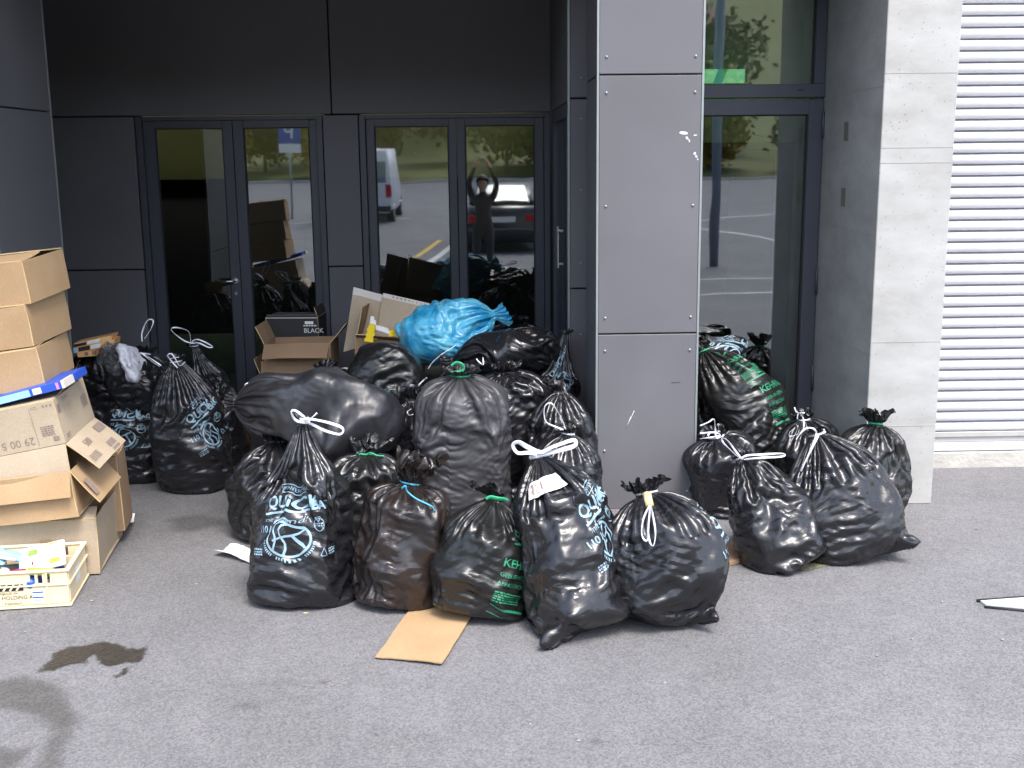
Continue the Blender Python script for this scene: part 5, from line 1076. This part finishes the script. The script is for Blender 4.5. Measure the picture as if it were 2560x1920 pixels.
for k in range(9):
    a = P[0].lerp(P[1], .2 + k * .085) + (P[3] - P[0]).normalized() * .008 + off * 1.5; u = (P[1] - P[0]).normalized(); v = (P[3] - P[0]).normalized(); l = .012 if k < 5 else .004; hgt = .010 if k < 5 else .016
    put('print', mesh_from('print', [a, a + u * l, a + u * l + v * hgt, a + v * hgt], [(0, 1, 2, 3)]), M_INK, o)
# yellow card pieces
def slab(name, label, cat, pts, y, th, m, caps=()):
    P = [on_y(a, b, y) for a, b in pts]; o = empty(name, P[0]); tag(o, label, cat)
    n = len(P); d = Vector((0, th, 0)); put('card', mesh_from('card', P + [p + d for p in P], [tuple(range(n)), tuple(range(2 * n - 1, n - 1, -1))] + [(i, n + i, n + (i + 1) % n, (i + 1) % n) for i in range(n)]), m, o)
    for cp, mm in caps:
        Q = [on_y(a, b, y - .004) for a, b in cp]; k = len(Q); put('white_end', mesh_from('white_end', Q + [p + d for p in Q], [tuple(range(k)), tuple(range(2 * k - 1, k - 1, -1))] + [(i, k + i, k + (i + 1) % k, (i + 1) % k) for i in range(k)]), mm, o)
zig = [(799, 697), (812, 700), (812, 710), (808, 716), (811, 722), (806, 728), (806, 740), (786, 737), (788, 731), (791, 728), (790, 722), (794, 717), (792, 711), (796, 706)]
slab('yellow_card', 'yellow card with zigzag edge and white end sticking out of the tall box', 'card', zig, 7.26, .012, M_YELLOW, [([(801, 683), (808, 684), (808, 691), (812, 693), (812, 702), (799, 699)], M_WHITE)])
slab('yellow_card', 'white and yellow carton corner lying on the tall box', 'card', [(835, 716), (852, 712), (860, 724), (842, 728)], 7.24, .03, M_YELLOW, [([(812, 703), (838, 710), (842, 722), (812, 712)], M_WHITE)])
tube('white_tape_end', [on_y(737, 797, 7.2), on_y(744, 795, 7.18), on_y(752, 797, 7.16)], .006, M_WHITE, None, 6).name = 'tape_end'; tag(bpy.data.objects['tape_end'], 'small white tape end on the tall brown box', 'tape')

# ---- orange packets on a bag at the left
for k, (pts, lab) in enumerate([([(160, 742), (243, 724), (240, 735), (160, 752)], 'orange packet with white band, topmost of three on the black bag'), ([(158, 752), (248, 733), (246, 746), (160, 763)], 'orange packet with dark band in the middle of the packet pile'), ([(166, 760), (213, 755), (212, 768), (168, 772)], 'pale orange packet with shield print at the bottom of the packet pile')]):
    P = [on_y(a, b, 7.17) for a, b in pts]; o = empty('food_packet', P[3]); tag(o, lab, 'packet', 'orange packets on the bag'); d = Vector((0, .12, .004)); put('pack_body', mesh_from('pack_body', P + [p + d for p in P], [(0, 1, 2, 3), (7, 6, 5, 4), (0, 4, 5, 1), (1, 5, 6, 2), (2, 6, 7, 3), (3, 7, 4, 0)]), M_ORANGE, o)
    e = Vector((0, -.002, 0)); L_ = lambda u, v: (P[0].lerp(P[1], u)).lerp(P[3].lerp(P[2], u), v) + e
    for (u0, u1, v0, v1, mm) in ([(.35, .68, .15, .85, M_WHITE), (.0, .33, .2, .85, M_BLACKINK)] if k == 0 else [(.42, .66, .15, .85, M_WHITE), (.12, .40, .1, .9, M_BLACKINK), (.82, .87, .15, .8, M_INK), (.0, .1, .1, .95, M_LBLUE)] if k == 1 else [(.35, .52, .2, .8, M_INK), (.70, .88, .1, .8, M_CARD_B)]):
        put('print', mesh_from('print', [L_(u0, v0), L_(u1, v0), L_(u1, v1), L_(u0, v1)], [(0, 1, 2, 3)]), mm, o)
M_CLEAR = mat_bag('clear_plastic_film', (.06, .063, .07), .16, 1.2, tint2=(.22, .23, .25), clear=.62)
o, B = bag('film', 'crumpled whitish clear plastic film on the bulging bag', m=M_CLEAR, name='plastic_film', base=on_y(232, 800, 6.93), neck=on_y(262, 748, 6.95), ws=.10, wt=.05, prof='ball', seed=50, ev=.12, eh=.12, lump=.015, bumps=6, folds=9, ruffle=0, floor=None, gauge=.03, crease=2.2); o['category'] = 'plastic film'
o, B = bag('film2', 'white plastic scrap between the clear film and the tall lettered bag', m=mat_bag('white_plastic', (.55, .56, .6), .3, .3), name='plastic_film', base=on_y(278, 792, 6.88), neck=on_y(300, 782, 6.86), ws=.045, wt=.02, prof='ball', seed=51, ev=.1, folds=5, ruffle=0, floor=None, res=.01, crease=1.5); o['category'] = 'plastic film'
# ticket on the leaning bag: paper wrapped over the plastic
o, B = TICKET; B = dict(B); _X = B['X'].copy()
for _ in range(14): _X[1:-1] = _X[1:-1] * .2 + (np.roll(_X, 1, 1) + np.roll(_X, -1, 1))[1:-1] * .2 + (_X[2:] + _X[:-2]) * .2
B['X'] = _X
tick = ([(x, y) for y in (-.040, -.013, .013, .040) for x in np.linspace(-.085, .085, 9)], [(j * 9 + i, j * 9 + i + 1, j * 9 + i + 10, j * 9 + i + 9) for j in range(3) for i in range(8)])
tk = wrap_print('paper_ticket', tick, B, 259, .80, M_WHITE, None, off=.016, rot=.18); tag(tk, 'white printed paper ticket stuck on the leaning bag', 'paper')
pr = join(dashes2(-.070, .02, .012, .003, 9, 4), rect2(-.062, -.028, -.052, .026), rect2(-.045, -.024, -.038, .022), rect2(-.032, -.028, -.022, .02), *[rect2(-.08 + k * .013, -.038, -.073 + k * .013, -.035) for k in range(12)], *[rect2(-.03 + k * .013, .034, -.024 + k * .013, .037) for k in range(8)], rect2(.0, -.02, .006, .022), rect2(.014, -.004, .017, .024))
wrap_print('print', pr, B, 259, .80, M_INK, tk, off=.0175, rot=.18)

# ---- things flat on the ground
def ground_sheet(name, label, cat, pts, m, z=.004, th=.005, curl=.0, n=10, seed=0, kind=None):
    """px quad corners (a b c d) -> a sheet lying on the asphalt"""
    P = [on_z(a, b, z) for a, b in pts]; rng = random.Random(seed); top, bot = [], []; a1, a2 = rng.uniform(0, 6), rng.uniform(0, 6)
    for j in range(n + 1):
        for i in range(n + 1):
            u, v = i / n, j / n; p = (P[0].lerp(P[1], u)).lerp(P[3].lerp(P[2], u), v); e = rng.uniform(-.003, .003) if i in (0, n) or j in (0, n) else 0
            p = p + Vector((e, e, curl * (.5 + .5 * math.sin(u * 3.3 + a1)) * abs(v - .5) * 2 + curl * .6 * abs(math.sin(u * 2 + a2)))); top.append(p + Vector((0, 0, th))); bot.append(p)
    W = n + 1; N_ = len(top); fs = []
    for j in range(n):
        for i in range(n): q = (j * W + i, j * W + i + 1, (j + 1) * W + i + 1, (j + 1) * W + i); fs.append(q); fs.append(tuple(N_ + k for k in reversed(q)))
    rim = list(range(W)) + [j * W + n for j in range(1, n + 1)] + [n * W + i for i in range(n - 1, -1, -1)] + [j * W for j in range(n - 1, 0, -1)]
    for k in range(len(rim)): a_, b_ = rim[k], rim[(k + 1) % len(rim)]; fs.append((b_, a_, N_ + a_, N_ + b_))
    o = put(name, mesh_from(name, top + bot, fs), m); tag(o, label, cat); return o
ground_sheet('cardboard_sheet', 'torn flat piece of brown cardboard under the green-lettered bag', 'cardboard', [(812, 1422), (955, 1438), (1022, 1330), (905, 1290)], M_CARD, curl=.006, seed=2)
tube('crease', [on_z(830, 1395, .016), on_z(900, 1398, .015), on_z(985, 1400, .014)], .0016, M_CARD_B, bpy.data.objects['cardboard_sheet'] if False else None, 5).name = 'fold_line'
bpy.data.objects.remove(bpy.data.objects['fold_line'])
ground_sheet('cardboard_sheet', 'brown corrugated cardboard slab beside the slanting bag', 'cardboard', [(1570, 1224), (1660, 1200), (1640, 1165), (1540, 1185)], M_CARD_B, th=.016, seed=3)
ground_sheet('paper_sheet', 'white folded paper on the asphalt beside the lettered bag', 'paper', [(463, 1200), (548, 1221), (552, 1194), (500, 1186)], M_WHITE, z=.003, th=.0015, curl=.022, seed=4)
M_GREYBIT = mat('grey_paper_scrap', (.24, .235, .23), .8, (.30, .295, .29), 60)
bits = [(660, 1326, 16, 4, M_CARD_EDGE, 'cigarette_butt', 'tan cigarette butt near the lettered bag'), (55, 1366, 10, 4, M_GREYBIT, 'paper_scrap', 'tiny white paper scrap in front of the crate'), (198, 1299, 10, 8, M_GREYBIT, 'paper_scrap', 'small beige scrap at the corner of the crate'), (424, 1263, 12, 5, M_GREYBIT, 'paper_scrap', 'small pale scrap between the crate and the lettered bag'), (1250, 1602, 14, 5, M_GREYBIT, 'cigarette_butt', 'pale cigarette butt alone on open asphalt'), (1436, 1477, 10, 4, M_GREYBIT, 'paper_scrap', 'small pale scrap in front of the squat bag'), (1145, 1566, 8, 4, M_GREYBIT, 'paper_scrap', 'tiny white speck on open asphalt'), (1970, 1382, 8, 4, M_GREYBIT, 'paper_scrap', 'tiny white speck in front of the broad bag'), (1895, 1418, 8, 4, M_GREYBIT, 'paper_scrap', 'tiny white crumb on asphalt right of the squat bag'), (2165, 1383, 10, 5, M_GREYBIT, 'paper_scrap', 'pale pebble-like scrap below the metal slot'), (2035, 1302, 9, 4, M_GREYBIT, 'paper_scrap', 'tiny white scrap left of the metal slot'), (505, 910, 10, 6, M_GREEN, 'leaf', 'small green leaf at the door sill')]
for i, (a, b, w, h, m, nm, lab) in enumerate(bits):
    p = on_z(a, b, 0); s = (p - CAM_P).length * KPX / FPX
    bm = bmesh.new(); bmesh.ops.create_icosphere(bm, subdivisions=2, radius=1, matrix=Matrix.Translation((p.x, p.y, .004)) @ Matrix.Rotation(i * .7 if nm != 'cigarette_butt' else .2, 4, 'Z') @ Matrix.Diagonal((w * s * .36, h * s * .6, .003, 1)))
    rng = random.Random(i)
    for v in bm.verts: v.co += Vector((rng.uniform(-1, 1), rng.uniform(-1, 1), 0)) * .0012; v.co.z = max(v.co.z, .0005)
    tag(put(nm, bm_mesh(nm, bm), m), lab, nm.replace('_', ' '))
# wet patches: traced outline, edge broken up and feathered by noise in the material
def mat_stain(name, col, rough, soft, nscale, amax=.93):
    m = bpy.data.materials.new(name); m.use_nodes = True; N, L = nodes_of(m); p = N['Principled BSDF']; out = N['Material Output']
    tc = N.new('ShaderNodeTexCoord'); at = N.new('ShaderNodeAttribute'); at.attribute_name = 'inside'
    n1 = N.new('ShaderNodeTexNoise'); n1.inputs['Scale'].default_value = nscale; n1.inputs['Detail'].default_value = 8; n1.inputs['Roughness'].default_value = .7; L.new(tc.outputs['Object'], n1.inputs[0])
    ad = N.new('ShaderNodeMath'); ad.operation = 'MULTIPLY_ADD'; ad.inputs[1].default_value = .07; L.new(n1.outputs[0], ad.inputs[0]); L.new(at.outputs['Fac'], ad.inputs[2])
    mr = N.new('ShaderNodeMapRange'); mr.interpolation_type = 'SMOOTHSTEP'; mr.inputs[1].default_value = .035 - soft; mr.inputs[2].default_value = .035 + soft; mr.inputs[4].default_value = amax; L.new(ad.outputs[0], mr.inputs[0])
    v = N.new('ShaderNodeTexVoronoi'); v.inputs['Scale'].default_value = 95; L.new(tc.outputs['Object'], v.inputs[0])
    rp = N.new('ShaderNodeValToRGB'); rp.color_ramp.elements[0].color = (*[c * .6 for c in col], 1); rp.color_ramp.elements[1].color = (*[c * 1.4 for c in col], 1); L.new(v.outputs['Color'], rp.inputs[0]); L.new(rp.outputs[0], p.inputs['Base Color'])
    p.inputs['Roughness'].default_value = rough; b = N.new('ShaderNodeBump'); b.inputs['Strength'].default_value = .5; b.inputs['Distance'].default_value = .005; L.new(v.outputs['Distance'], b.inputs['Height']); L.new(b.outputs[0], p.inputs['Normal'])
    tr = N.new('ShaderNodeBsdfTransparent'); mx = N.new('ShaderNodeMixShader'); L.new(mr.outputs[0], mx.inputs[0]); L.new(tr.outputs[0], mx.inputs[1]); L.new(p.outputs[0], mx.inputs[2]); L.new(mx.outputs[0], out.inputs[0]); return m
def patch(label, pts, m, z, pad=.05, cell=.012):
    P = np.array([on_z(a, b, z)[:2] for a, b in pts]); lo, hi = P.min(0) - pad, P.max(0) + pad; nx, ny = [int(math.ceil(v / cell)) + 1 for v in (hi - lo)]
    gx, gy = np.meshgrid(np.linspace(lo[0], hi[0], nx), np.linspace(lo[1], hi[1], ny)); Q = np.stack([gx.ravel(), gy.ravel()], 1)
    A, Bv = P, np.roll(P, -1, 0); dist = np.full(len(Q), 9.); ins = np.zeros(len(Q), bool)
    for a, b in zip(A, Bv):
        d = b - a; t = np.clip(((Q - a) @ d) / (d @ d + 1e-12), 0, 1); dist = np.minimum(dist, np.linalg.norm(Q - a - t[:, None] * d, axis=1))
        c = (a[1] > Q[:, 1]) != (b[1] > Q[:, 1]); xi = (b[0] - a[0]) * (Q[:, 1] - a[1]) / (b[1] - a[1] + 1e-12) + a[0]; ins ^= c & (Q[:, 0] < xi)
    sd = np.where(ins, dist, -dist)
    me = mesh_from('puddle', [(x, y, z) for x, y in Q], [(j * nx + i, j * nx + i + 1, (j + 1) * nx + i + 1, (j + 1) * nx + i) for j in range(ny - 1) for i in range(nx - 1)])
    at = me.attributes.new('inside', 'FLOAT', 'POINT'); at.data.foreach_set('value', sd.astype(np.float32)); o = put('puddle', me, m); o['kind'] = 'structure'; o['label'] = label
M_WET2 = M_WET = mat_stain('wet_asphalt', (.044, .037, .029), .5, .014, 26, .88); M_DAMP = mat_stain('drying_damp_asphalt', (.090, .082, .070), .8, .04, 9, .42)
patch('dark wet patch on the asphalt', [(98, 1438), (112, 1425), (118, 1410), (150, 1397), (195, 1393), (225, 1386), (250, 1390), (272, 1400), (300, 1403), (314, 1397), (312, 1412), (300, 1428), (268, 1430), (250, 1436), (232, 1438), (214, 1428), (205, 1412), (190, 1420), (186, 1430), (160, 1432), (140, 1438), (120, 1446), (100, 1448), (82, 1452)], M_WET, .004)
patch('dark wet splash beside the wet patch', [(248, 1460), (262, 1453), (270, 1442), (285, 1440), (272, 1446), (268, 1456), (252, 1462)], M_WET, .0045)
patch('half-dried damp trail on the asphalt', [(-30, 1470), (60, 1462), (118, 1478), (140, 1500), (150, 1530), (165, 1558), (150, 1590), (130, 1625), (118, 1675), (85, 1675), (90, 1640), (100, 1610), (120, 1580), (100, 1555), (60, 1540), (0, 1530), (-30, 1500)], M_DAMP, .003, .08, .02)
patch('damp corner patch on the asphalt', [(-30, 1610), (30, 1622), (60, 1618), (50, 1640), (0, 1675), (-30, 1650)], M_DAMP, .0034, .08, .02)
patch('yellowish dried spill under the slanting and broad bags', [(1735, 1222), (1775, 1206), (1815, 1210), (1805, 1220), (1770, 1224), (1750, 1232), (1725, 1232)], mat_stain('dried_spill', (.22, .21, .12), .7, .008, 20), .0035)
M_SMUDGE = mat_stain('tyre_smudge', (.06, .06, .062), .85, .05, 7, .30)
for k, (px, py, w, h) in enumerate([(530, 1525, 26, 6), (610, 1190, 46, 14), (420, 1130, 60, 16)]):
    patch('faint dark smudge on the asphalt', [(px + w * math.cos(a) * (1 + .3 * math.sin(3 * a + k)), py + h * math.sin(a) * (1 + .3 * math.cos(2 * a + k))) for a in np.linspace(0, 2 * math.pi, 12, endpoint=False)], M_SMUDGE, .0026 + k * .00005, .06, .02)
# metal drain slot at the right edge
d0, d1, d2, d3 = on_z(2118, 1297, .012), on_z(2240, 1288, .012), on_z(2240, 1316, .012), on_z(2130, 1306, .012)
dr = empty('drain_channel', d0); tag(dr, 'galvanised metal drain slot set in the asphalt', 'drain')
put('metal_plate', mesh_from('metal_plate', [d0, d1, d2, d3] + [p - Vector((0, 0, .014)) for p in (d0, d1, d2, d3)], [(0, 1, 2, 3), (0, 4, 5, 1), (1, 5, 6, 2), (2, 6, 7, 3), (3, 7, 4, 0)]), mat('galvanised_sheet', (.55, .60, .58), .45, (.45, .50, .50), 30), dr)
tube('edge', [d0 + Vector((-.01, .01, -.006)), d1 + Vector((0, .012, -.006))], .008, M_SEAL, dr, 6); tube('edge', [d3 + Vector((-.01, -.008, -.008)), d2 + Vector((0, -.012, -.008))], .007, M_SEAL, dr, 6)
# ================================================================ PHOTOGRAPHER (mirrored in the glass door)
def skin_mesh(name, J, E, sub=2):
    keys = list(J); me = bpy.data.meshes.new(name); me.from_pydata([J[k][0] for k in keys], [(keys.index(a), keys.index(b)) for a, b in E], [])
    o = bpy.data.objects.new(name, me); COL.objects.link(o); o.modifiers.new('skin', 'SKIN')
    for i, k in enumerate(keys):
        r = J[k][1]; r = (r, r) if not isinstance(r, tuple) else r; me.skin_vertices[0].data[i].radius = r
    me.skin_vertices[0].data[0].use_root = True
    m = o.modifiers.new('sub', 'SUBSURF'); m.levels = sub; bpy.context.view_layer.update()
    out = bpy.data.meshes.new_from_object(o.evaluated_get(bpy.context.evaluated_depsgraph_get())); bpy.data.objects.remove(o)
    out.name = name; out.polygons.foreach_set('use_smooth', [True] * len(out.polygons)); return out
M_SKIN = mat('skin', (.52, .33, .25), .5, (.48, .29, .22), 12); M_COAT = mat('dark_coat', (.022, .026, .024), .8, (.05, .03, .035), 6, bump=.4, bscale=20); M_HAIR = mat('dark_hair', (.035, .018, .014), .6, (.05, .025, .018), 40); M_TROUS = mat('dark_trousers', (.02, .022, .03), .8, (.026, .028, .036), 25)
y0 = -.38
J = {'pelvis': ((0, y0, .90), (.15, .11)), 'waist': ((0, y0 + .01, 1.06), (.135, .10)), 'chest': ((0, y0 + .02, 1.26), (.16, .115)), 'neckb': ((0, y0 + .03, 1.395), (.07, .06)), 'neck': ((0, y0 + .04, 1.45), .052), 'head': ((0, y0 + .06, 1.53), (.072, .085)), 'crown': ((0, y0 + .05, 1.61), (.070, .085))}
E_ = [('pelvis', 'waist'), ('waist', 'chest'), ('chest', 'neckb'), ('neckb', 'neck'), ('neck', 'head'), ('head', 'crown')]
for s, n in ((-1, 'l'), (1, 'r')):
    J.update({n + 'sh': ((s * .175, y0 + .02, 1.36), .062), n + 'el': ((s * .215, y0 + .19, 1.55), .047), n + 'wr': ((s * .105, y0 + .29, 1.83), .030), n + 'hand': ((s * .075, y0 + .30, 1.90), (.024, .036)),
              n + 'hip': ((s * .095, y0, .84), .088), n + 'kn': ((s * .105, y0 + .02, .48), .060), n + 'an': ((s * .11, y0 - .01, .09), .042), n + 'toe': ((s * .125, y0 + .15, .045), .040)})
    E_ += [('chest', n + 'sh'), (n + 'sh', n + 'el'), (n + 'el', n + 'wr'), (n + 'wr', n + 'hand'), ('pelvis', n + 'hip'), (n + 'hip', n + 'kn'), (n + 'kn', n + 'an'), (n + 'an', n + 'toe')]
    for k, (dx, dz, ln) in enumerate(((-.012, .020, .050), (-.014, .034, .055), (-.014, .048, .052), (-.012, .060, .042))):
        J[f'{n}f{k}a'] = ((s * (.066 + dx), y0 + .315, 1.905 + dz * .8), .009); J[f'{n}f{k}b'] = ((s * (.066 + dx - ln * .55), y0 + .335, 1.915 + dz * .8), .008); J[f'{n}f{k}c'] = ((s * (.066 + dx - ln), y0 + .328, 1.915 + dz * .75), .007); E_ += [(n + 'hand', f'{n}f{k}a'), (f'{n}f{k}a', f'{n}f{k}b'), (f'{n}f{k}b', f'{n}f{k}c')]
    J[n + 'ta'] = ((s * .055, y0 + .285, 1.885), .011); J[n + 'tb'] = ((s * .030, y0 + .285, 1.895), .009); E_ += [(n + 'hand', n + 'ta'), (n + 'ta', n + 'tb')]
pm = skin_mesh('person', J, E_)
for m in (M_COAT, M_SKIN, M_TROUS): pm.materials.append(m)
for f in pm.polygons:
    c = f.center
    f.material_index = 1 if (c.z > 1.435 and abs(c.x) < .13 and c.y < y0 + .17) or (c.z > 1.80 and c.y > y0 + .22) else (2 if c.z < .86 else 0)
po = bpy.data.objects.new('person', pm); COL.objects.link(po); tag(po, 'person in dark coat holding a compact camera above the head', 'person')
bm = bmesh.new(); bmesh.ops.create_uvsphere(bm, u_segments=24, v_segments=16, radius=.105, matrix=Matrix.Translation((0, y0 + .035, 1.575)) @ Matrix.Diagonal((.92, 1.08, 1.12, 1)))
for v in list(bm.verts):
    if v.co.y > y0 + .085 and v.co.z < 1.62: bm.verts.remove(v)
for v in bm.verts: v.co += Vector((math.sin(v.co.z * 90) * .004, math.cos(v.co.x * 80) * .004, -.06 * max(0, (1.52 - v.co.z) * 6) ** 2 if v.co.y < y0 + .04 else 0))
put('hair', bm_mesh('hair', bm, True), M_HAIR, po)
bm = bmesh.new(); bmesh.ops.create_cone(bm, cap_ends=True, segments=10, radius1=.016, radius2=.006, depth=.045, matrix=Matrix.Translation((0, y0 + .150, 1.535)) @ Matrix.Rotation(-.5, 4, 'X')); put('nose', bm_mesh('nose', bm, True), M_SKIN, po)
for s in (-1, 1):
    bm = bmesh.new(); bmesh.ops.create_uvsphere(bm, u_segments=10, v_segments=8, radius=.011, matrix=Matrix.Translation((s * .030, y0 + .140, 1.555))); put('eye', bm_mesh('eye', bm, True), M_BLACKINK, po)
    bm = bmesh.new(); bmesh.ops.create_uvsphere(bm, u_segments=10, v_segments=8, radius=.022, matrix=Matrix.Translation((s * .074, y0 + .05, 1.54)) @ Matrix.Diagonal((.4, .8, 1.3, 1))); put('ear', bm_mesh('ear', bm, True), M_SKIN, po)
box('mouth', -.022, .022, y0 + .138, y0 + .146, 1.493, 1.500, mat('lips', (.35, .13, .11), .5, (.3, .11, .1)), po, .002)
ca = box('compact_camera', -.045, .045, -.085, -.058, 1.905, 1.962, M_STEEL, None, .004); tag(ca, 'small silver compact camera held up by the person', 'camera')
bm = bmesh.new(); bmesh.ops.create_cone(bm, cap_ends=True, segments=20, radius1=.020, radius2=.018, depth=.012, matrix=Matrix.Translation((.006, -.052, 1.936)) @ Matrix.Rotation(math.pi / 2, 4, 'X')); put('lens', bm_mesh('lens', bm), M_SEAL, ca)
